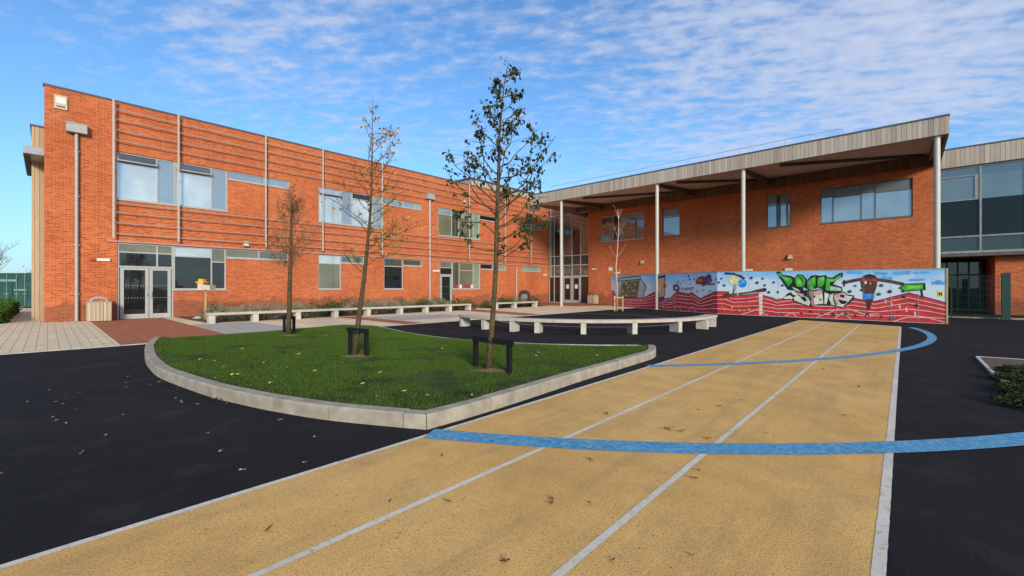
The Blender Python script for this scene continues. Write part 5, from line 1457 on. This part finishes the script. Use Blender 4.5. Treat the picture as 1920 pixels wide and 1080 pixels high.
# tan tower with a dark cap
mpoly([(648, 225), (715, 215), (712, 420), (650, 440)], 'tan', 5, r6); mpoly([(640, 218), (722, 198), (724, 225), (644, 238)], 'black', 6, r6); mpoly([(648, 440), (712, 425), (705, 470), (655, 475)], 'navy', 5, r6)
mline([(715, 225), (714, 420)], 'brown', 7, .06, r6); mpoly([(690, 300), (730, 295), (735, 335), (695, 340)], 'orange', 6, r6)
# small dark tag
mpoly([(800, 310), (845, 293), (878, 335), (862, 377), (806, 366)], 'purple', 5, r6); mpoly([(820, 330), (850, 322), (848, 350), (826, 352)], 'mint', 6, r6)
for z in ([(890, 365), (895, 330), (908, 365)], [(925, 365), (922, 338), (945, 345), (940, 368)], [(955, 365), (957, 335), (972, 352), (985, 332), (990, 366)], [(1002, 362), (1015, 345), (1000, 335), (1018, 330)]): mline(z, 'purple', 5, .05, r6)
# dark red winged shape
mpoly([(1040, 270), (1060, 230), (1110, 210), (1160, 225), (1215, 240), (1210, 275), (1150, 300), (1130, 325), (1100, 300), (1050, 295)], 'brown', 5, r6)
mellipse(1085, 262, 34, 20, 'orange', 6, r6); mellipse(1150, 262, 26, 16, 'purple', 6, r6); mellipse(1075, 268, 10, 7, 'scarlet', 7, r6); mellipse(1180, 218, 30, 24, 'navy', 6, r6); mline([(1165, 297), (1240, 297)], 'purple', 6, .09, r6)
for k in range(8): mellipse(rr.uniform(1060, 1190), rr.uniform(238, 285), 7, 5, rr.choice(['scarlet', 'lime', 'tan', 'black']), 7, r6, 7)
# pale-haired runner and a blue ball with a purple swoosh
mellipse(1440, 255, 50, 44, 'yellow', 5, r6); mellipse(1432, 265, 30, 28, 'cream', 6, r6); mellipse(1450, 262, 6, 9, 'orange', 7, r6, 8)
mpoly([(1440, 300), (1472, 300), (1478, 350), (1440, 352)], 'grey', 6, r6); mline([(1448, 350), (1436, 412)], 'brown', 6, .07, r6); mline([(1468, 350), (1490, 415)], 'cream', 6, .08, r6)
mline([(1470, 310), (1510, 290)], 'cream', 6, .06, r6)
mellipse(1538, 290, 46, 44, 'blue', 5, r6); mellipse(1545, 272, 22, 18, 'skyblue', 6, r6); mline([(1355, 184), (1450, 188), (1515, 212), (1555, 240)], 'navy', 7, .12, r6); mline([(1460, 182), (1530, 200), (1572, 232)], 'tan', 8, .06, r6)
# log
mpoly([(1290, 430), (1370, 395), (1400, 400), (1600, 378), (1700, 352), (1775, 336), (1795, 352), (1780, 378), (1690, 385), (1500, 412), (1400, 440), (1330, 446)], 'brown', 5, r6); mpoly([(1420, 410), (1600, 385), (1690, 372), (1690, 380), (1600, 396), (1430, 424)], 'shade', 6, r6)
mellipse(1775, 356, 18, 17, 'black', 6, r6)
# green lettering
mpoly([(175, 165), (270, 158), (300, 228), (480, 248), (560, 288), (635, 212), (740, 228), (835, 338), (915, 248), (1010, 232), (1090, 248), (1235, 232), (1255, 278), (1370, 288), (1520, 188), (1585, 178), (1590, 262), (1440, 352), (1385, 425), (1575, 492), (1580, 585), (1320, 605), (1200, 565), (1100, 545), (900, 585), (700, 605), (560, 565), (420, 545), (375, 480), (255, 300)], 'black', 5, rl_)
for poly, col in (([(205, 205), (262, 190), (300, 255), (470, 290), (520, 330), (500, 400), (440, 470), (400, 430), (310, 305)], 'green'), ([(240, 215), (300, 265), (430, 300), (400, 360), (320, 290)], 'lime'),
                  ([(570, 300), (640, 235), (735, 250), (790, 345), (760, 450), (690, 490), (610, 470), (560, 390)], 'green'), ([(620, 330), (690, 320), (725, 380), (690, 440), (620, 425)], 'lime'),
                  ([(880, 320), (1000, 258), (1010, 360), (1000, 470), (940, 540), (850, 545), (820, 440)], 'green'), ([(850, 420), (900, 400), (905, 500), (850, 520)], 'mint'), ([(930, 310), (985, 285), (985, 350), (930, 370)], 'lime'),
                  ([(1065, 290), (1205, 258), (1215, 360), (1150, 480), (1060, 490), (1045, 380)], 'green'), ([(1120, 285), (1190, 270), (1195, 340), (1130, 350)], 'lime'),
                  ([(1225, 300), (1400, 318), (1555, 208), (1545, 285), (1400, 372), (1315, 385), (1315, 560), (1225, 555)], 'green'), ([(1260, 325), (1400, 338), (1520, 250), (1510, 285), (1395, 360), (1270, 360)], 'lime'),
                  ([(1320, 465), (1552, 510), (1552, 570), (1320, 560)], 'mint'), ([(500, 480), (700, 555), (680, 590), (560, 550)], 'mint'), ([(740, 490), (850, 545), (760, 560)], 'mint'), ([(1060, 500), (1165, 540), (1090, 530), (880, 565), (960, 530)], 'mint')):
    mpoly(poly, col, 7 if col in ('lime',) else 6, rl_)
for z in ([(560, 300), (600, 480), (720, 600)], [(835, 340), (830, 450), (870, 560)], [(1030, 250), (1040, 400), (1010, 520)], [(1215, 260), (1215, 560)], [(620, 250), (700, 300), (745, 400)], [(960, 430), (985, 500)]): mline(z, 'black', 8, .045, rl_)
# pink lettering
mpoly([(315, 735), (430, 612), (520, 600), (600, 575), (900, 565), (1200, 565), (1310, 600), (1620, 588), (1685, 645), (1835, 668), (1815, 745), (1700, 855), (1560, 935), (1430, 895), (1300, 875), (1200, 865), (1000, 872), (880, 905), (700, 855), (540, 795), (510, 755), (330, 755)], 'black', 4, rl_)
for poly, col in (([(345, 705), (460, 660), (525, 700), (515, 740), (345, 738)], 'cream'), ([(470, 560), (600, 600), (720, 650), (850, 720), (900, 800), (870, 885), (720, 835), (560, 770), (540, 700), (620, 680), (520, 640)], 'cream'),
                  ([(560, 590), (760, 640), (740, 680), (600, 640)], 'rose'), ([(870, 580), (950, 580), (950, 870), (905, 880), (905, 760)], 'rose'), ([(965, 580), (1150, 575), (1160, 700), (1180, 840), (1050, 850), (965, 862)], 'cream'), ([(980, 580), (1145, 580), (1145, 650), (980, 650)], 'rose'),
                  ([(1200, 600), (1300, 640), (1270, 740), (1240, 850), (1195, 845)], 'cream'), ([(1320, 650), (1400, 620), (1420, 740), (1500, 850), (1440, 880), (1340, 860), (1290, 760)], 'cream'), ([(1420, 640), (1600, 605), (1680, 670), (1800, 690), (1700, 800), (1580, 915), (1450, 885), (1400, 760)], 'cream'), ([(1440, 635), (1590, 612), (1660, 680), (1600, 730), (1440, 720)], 'rose')):
    mpoly(poly, col, 6 if col == 'rose' else 5, rl_)
for poly in ([(690, 695), (780, 690), (832, 765), (785, 800), (720, 745)], [(960, 670), (1012, 672), (990, 722)], [(1085, 742), (1140, 736), (1132, 768), (1092, 772)], [(1525, 645), (1625, 655), (1610, 715), (1535, 700)], [(1475, 742), (1690, 792), (1625, 852), (1545, 842)], [(1265, 742), (1310, 765), (1340, 865), (1262, 850)]): mpoly(poly, 'black', 7, rl_)
for z in ([(912, 580), (915, 890)], [(955, 600), (958, 860)], [(1175, 580), (1185, 850)], [(1400, 640), (1390, 760), (1440, 880)], [(620, 640), (700, 690)]): mline(z, 'black', 8, .035, rl_)
# athlete with arms spread
mline([(785, 262), (880, 240), (960, 226)], 'brown', 5, .15, r7); mline([(1110, 228), (1230, 245), (1365, 272)], 'brown', 5, .14, r7); mline([(795, 235), (795, 295)], 'black', 6, .05, r7)
mpoly([(950, 215), (1120, 215), (1112, 290), (1085, 372), (985, 372), (958, 290)], 'brown', 6, r7); mellipse(1038, 206, 52, 30, 'brown', 7, r7); mpoly([(968, 214), (985, 190), (1040, 174), (1098, 190), (1112, 214), (1080, 205), (1040, 200), (1000, 206)], 'black', 7.5, r7); mpoly([(955, 226), (1112, 230), (1112, 243), (955, 240)], 'scarlet', 8, r7)
mellipse(1003, 258, 12, 15, 'white', 8, r7, 10); mellipse(1050, 268, 9, 12, 'tan', 8, r7, 10)
mpoly([(978, 368), (1087, 368), (1090, 415), (1045, 408), (1030, 420), (980, 425)], 'blue', 7, r7); mpoly([(1026, 372), (1042, 372), (1040, 405), (1028, 405)], 'skyblue', 8, r7)
mpoly([(992, 420), (1080, 412), (1060, 470), (1042, 522), (1018, 522), (1005, 470)], 'brown', 6, r7); mline([(1036, 425), (1030, 515)], 'black', 7, .03, r7); mline([(1000, 582), (1018, 560), (1035, 580)], 'black', 6, .05, r7)
# green springboard
mpoly([(1320, 312), (1378, 268), (1582, 262), (1588, 330), (1385, 348)], 'black', 5, r7); mpoly([(1332, 312), (1384, 278), (1560, 276), (1562, 322), (1388, 338)], 'green', 6, r7); mpoly([(1400, 295), (1540, 290), (1535, 312), (1410, 318)], 'lime', 7, r7)
mline([(1545, 330), (1555, 395)], 'black', 6, .06, r7); mline([(1350, 340), (1375, 350)], 'black', 6, .05, r7)
# yellow square with black letter
mpoly([(1705, 340), (1750, 340), (1750, 398), (1705, 398)], 'yellow', 5, r7); mpoly([(1712, 352), (1724, 352), (1724, 388), (1712, 388)], 'black', 6, r7); mpoly([(1734, 352), (1746, 352), (1746, 388), (1734, 388)], 'black', 6, r7); mpoly([(1724, 362), (1734, 362), (1734, 374), (1724, 374)], 'black', 6, r7)
for z, w_ in (([(830, 158), (960, 160)], .12), ([(1100, 165), (1210, 172)], .12), ([(1290, 165), (1430, 160)], .14), ([(1480, 160), (1620, 158)], .08), ([(1170, 205), (1260, 218)], .10), ([(1440, 235), (1570, 228)], .09), ([(1660, 262), (1760, 262)], .13), ([(1700, 250), (1725, 250)], .16)): mline(z, 'skyblue', 5, w_, r7)
for px in (1186, 1226, 1266, 1306, 1405, 1460, 1515, 1568, 1620, 1671, 1722):
    base_ = basey(px); tp_ = 515.4 - (px - 1146) * .0195 if px < KX else 511.4 - (px - KX) * .0142
    mline([(px, tp_ + 1.5), (px + .01, base_)], 'grey', 9, .010)
paint.build('painting', PM, mw)
# bolt-on climbing holds
hm = MB(); hm.lathe((0, 0, 0), [(.055, 0), (.05, .010), (.03, .018), (.008, .02)], 10)
hs = []
hp = [re_(*p) for p in ((515, 215), (610, 195), (685, 190), (1025, 200), (1070, 245), (1110, 185), (1155, 290), (1580, 175), (1760, 185), (1670, 250), (1790, 290), (1855, 400), (820, 360), (735, 385), (625, 270), (470, 270), (430, 235), (600, 150), (935, 380), (1690, 380), (1220, 395))]
hp += [r7(*p) for p in ((110, 255), (20, 285), (150, 350), (65, 350), (195, 285), (905, 290), (850, 345), (1160, 285), (1240, 345), (1135, 370), (970, 330), (590, 560), (380, 555), (910, 575), (1160, 590), (1275, 600), (690, 565), (200, 560), (1380, 395), (1250, 610), (1500, 480), (40, 545), (470, 540), (820, 560))]
hp += [r6(*p) for p in ((1280, 580), (1340, 575), (1500, 580), (1600, 570), (1420, 545), (700, 545), (420, 500))]
hmats = ['holds_teal', 'holds_dark', 'holds_orange']
MT['holds_teal'] = plain('hold_teal', (.05, .16, .20), .5); MT['holds_dark'] = plain('hold_dark', (.04, .045, .06), .5); MT['holds_orange'] = plain('hold_orange', (.7, .22, .04), .5)
protos = []
for i, (x, y) in enumerate(hp):
    k = 2 if i >= len(hp) - 6 else (i % 2)
    p = mp(x, y, .020); nn = nL if x <= KX else nR_
    if len(protos) <= k or k not in [q[0] for q in protos]:
        o = hm.build('climbing_hold', hmats[k], mw, smooth=True); protos.append((k, o))
    else:
        o = [q[1] for q in protos if q[0] == k][0].copy(); COL.objects.link(o)
    o.parent = mw; o.location = p
    o.rotation_euler = Vector((nn.x, nn.y, 0)).to_track_quat('Z', 'Y').to_euler()
    s_ = rr.uniform(.8, 1.5); o.scale = (s_, s_, 1)

# ================================================================== fallen leaves
def leafshape(seed):
    rr = random.Random(seed); m = MB(); n = 9; pts_ = []
    for k in range(n):
        a = 2 * math.pi * k / n; r_ = .03 * (1 + .5 * math.cos(2 * a) + rr.uniform(-.25, .25)); pts_.append((r_ * math.cos(a), r_ * .8 * math.sin(a), .006 + rr.uniform(0, .02)))
    pts_.append((0, 0, .004)); m.add(pts_, [(k, (k + 1) % n, n) for k in range(n)]); return m
def scatter(name, label, group, mat, places, smin, smax, zf=None, seed=0):
    rr = random.Random(seed); src = None
    for px, py in places:
        z = .0
        p = G(px, py, 0.0)
        if zf: p = G(px, py, .13); z = zf(p.to_2d()); p = G(px, py, z + .02)
        if src is None:
            src = leafshape(seed).build(name, mat); tag(src, label, 'leaf', group); o = src
        else: o = src.copy(); COL.objects.link(o)
        o.location = (p.x, p.y, (z + .028) if zf else .010); o.rotation_euler = (rr.uniform(-.2, .2), rr.uniform(-.2, .2), rr.uniform(0, 6.28)); s_ = rr.uniform(smin, smax); o.scale = (s_, s_ * rr.uniform(.5, 1), s_)
pale = [(240, 707), (105, 755), (118, 759), (124, 749), (141, 768), (100, 784), (106, 790), (125, 796), (199, 818), (231, 780), (390, 815), (415, 848), (454, 884), (571, 870), (52, 755), (93, 733), (150, 738), (281, 723), (370, 760), (590, 822), (330, 748), (1165, 633), (795, 625)]
brown = [(237, 720), (236, 728), (152, 853), (335, 727), (413, 752), (2, 892), (340, 757), (300, 718), (402, 750), (527, 790), (425, 760)]
track_l = [(503, 997), (730, 944), (829, 857), (1035, 940), (1033, 948), (1250, 806), (1255, 808), (1263, 803), (1284, 808), (1275, 811), (1138, 778), (1107, 866), (923, 830), (1105, 946), (1610, 727), (1583, 781), (1348, 764), (1437, 814), (1328, 825), (1460, 690), (1301, 900), (1148, 1055), (1296, 1045), (838, 944), (1310, 885), (948, 1057), (1390, 752), (1310, 770), (1543, 693)]
lawn_l = [(518, 707), (508, 719), (402, 678), (376, 675), (437, 704), (447, 703), (465, 712), (495, 682), (612, 630), (611, 627), (538, 690), (758, 735), (802, 743), (713, 700), (1005, 668), (1010, 662), (642, 681), (420, 689), (885, 742), (590, 697), (706, 745), (680, 721), (1120, 668), (1085, 662), (404, 710), (470, 724), (560, 665), (830, 655), (455, 655)]
scatter('fallen_leaf', 'small pale fallen leaf on the dark asphalt', 'pale fallen leaves on the asphalt', 'fallen_pale', pale, .4, .75, seed=1)
scatter('fallen_leaf', 'brown curled fallen leaf on the dark asphalt', 'brown fallen leaves on the asphalt', 'fallen_brown', brown, .6, 1.1, seed=2)
scatter('fallen_leaf', 'dark brown fallen leaf on the yellow running track', 'fallen leaves on the track', 'fallen_brown', track_l, .45, .95, seed=3)
scatter('fallen_leaf', 'yellowish fallen leaf lying in the lawn grass', 'fallen leaves on the lawn', 'fallen_yellow', lawn_l, .5, 1.0, zf=lawn_z, seed=4)

# ================================================================== light, sky, camera
SUN_EL = math.radians(17.5); 
Lh = Vector((-.855, .52)).normalized()      # the way the light travels on the ground
L3 = Vector((Lh.x * math.cos(SUN_EL), Lh.y * math.cos(SUN_EL), -math.sin(SUN_EL)))
sd = bpy.data.lights.new('sun', 'SUN'); sd.energy = SUN_STR; sd.angle = math.radians(12.0); sd.color = (1.0, .89, .74)
so = bpy.data.objects.new('sun', sd); COL.objects.link(so); so.rotation_euler = L3.to_track_quat('-Z', 'Y').to_euler(); so.location = (20, -20, 30)

wd_ = bpy.data.worlds.new('World'); scene.world = wd_; wd_.use_nodes = True; nt = wd_.node_tree; nt.nodes.clear()
out = nt.nodes.new('ShaderNodeOutputWorld'); bg = nt.nodes.new('ShaderNodeBackground'); nt.links.new(bg.outputs[0], out.inputs[0])
bg.inputs['Strength'].default_value = SKY_STR
sk = nt.nodes.new('ShaderNodeTexSky'); sk.sky_type = 'NISHITA'; sk.sun_disc = False; sk.sun_elevation = SUN_EL
tosun = -L3; sk.sun_rotation = math.atan2(tosun.x, tosun.y); sk.altitude = 50; sk.air_density = 1.0; sk.dust_density = .6; sk.ozone_density = 2.2
tc = nt.nodes.new('ShaderNodeTexCoord')
vr = N(nt, 'ShaderNodeVectorRotate', rotation_type='Z_AXIS'); nt.links.new(tc.outputs['Generated'], vr.inputs['Vector']); vr.inputs['Angle'].default_value = -PSI + .10
sp = N(nt, 'ShaderNodeSeparateXYZ'); nt.links.new(vr.outputs[0], sp.inputs[0])
zc = N(nt, 'ShaderNodeMath', operation='MAXIMUM'); nt.links.new(sp.outputs[2], zc.inputs[0]); zc.inputs[1].default_value = .0
za = N(nt, 'ShaderNodeMath', operation='ADD'); nt.links.new(zc.outputs[0], za.inputs[0]); za.inputs[1].default_value = .10
dx = N(nt, 'ShaderNodeMath', operation='DIVIDE'); nt.links.new(sp.outputs[0], dx.inputs[0]); nt.links.new(za.outputs[0], dx.inputs[1])
dy = N(nt, 'ShaderNodeMath', operation='DIVIDE'); nt.links.new(sp.outputs[1], dy.inputs[0]); nt.links.new(za.outputs[0], dy.inputs[1])
cv = N(nt, 'ShaderNodeCombineXYZ'); nt.links.new(dx.outputs[0], cv.inputs[0]); nt.links.new(dy.outputs[0], cv.inputs[1])
def mapped(sc, rot=0, loc=(0, 0, 0)):
    m = N(nt, 'ShaderNodeMapping'); m.inputs['Scale'].default_value = sc; m.inputs['Rotation'].default_value = (0, 0, rot); m.inputs['Location'].default_value = loc; nt.links.new(cv.outputs[0], m.inputs[0]); return m.outputs[0]
def mth(op, a, b):
    n = N(nt, 'ShaderNodeMath', operation=op)
    for i, v in enumerate((a, b)):
        if hasattr(v, 'links'): nt.links.new(v, n.inputs[i])
        else: n.inputs[i].default_value = v
    return n.outputs[0]
big = noise(nt, mapped((.62, .50, 1), .3, CLOUD_LOC), 1.0, 2, .5)
rip = noise(nt, mapped((7.0, 17.0, 1), .75), 1.0, 3, .5)
fin = noise(nt, mapped((16.0, 20.0, 1), .3), 1.0, 4, .6)
wsp = noise(nt, mapped((1.5, 2.6, 1), -.6, (5, 1, 0)), 1.0, 8, .62)
tex = mth('ADD', mth('MULTIPLY', rip, .62), mth('ADD', mth('MULTIPLY', fin, .42), mth('MULTIPLY', wsp, .40)))
# more of the broken cloud up high and to the right
bias = mth('ADD', mth('MULTIPLY', sp.outputs[0], .24), mth('MULTIPLY', mth('SUBTRACT', sp.outputs[2], .36), .42))
cov = mth('ADD', mth('ADD', mth('MULTIPLY', big, .85), bias), mth('MULTIPLY', mth('SUBTRACT', tex, .72), 1.05))
mask = ramp(nt, cov, [(0.34, 0.0), (0.46, 0.22), (0.60, 0.62), (0.78, 0.88)])
hz = ramp(nt, sp.outputs[2], [(0.0, .55), (.22, .12), (.5, 0.0)])
skyc = mixcol(nt, 1.0, sk.outputs[0], SKY_TINT, 'MULTIPLY')
c1 = mixcol(nt, hz, skyc, HAZE_COL)
c2 = mixcol(nt, mask, c1, CLOUD_COL)
nt.links.new(c2, bg.inputs['Color'])

cam = bpy.data.cameras.new('camera'); co = bpy.data.objects.new('camera', cam); COL.objects.link(co)
co.location = (0, 0, H); co.rotation_euler = (math.pi / 2, 0, PSI); cam.sensor_width = 36; cam.lens = 36 * F / 1920; cam.clip_end = 3000; cam.clip_start = .05
scene.camera = co
scene.view_settings.view_transform = 'Standard'; scene.view_settings.look = 'None'; scene.view_settings.gamma = 1; scene.view_settings.exposure = EXPOSURE
scene.cycles.max_bounces = 6; scene.cycles.use_denoising = True
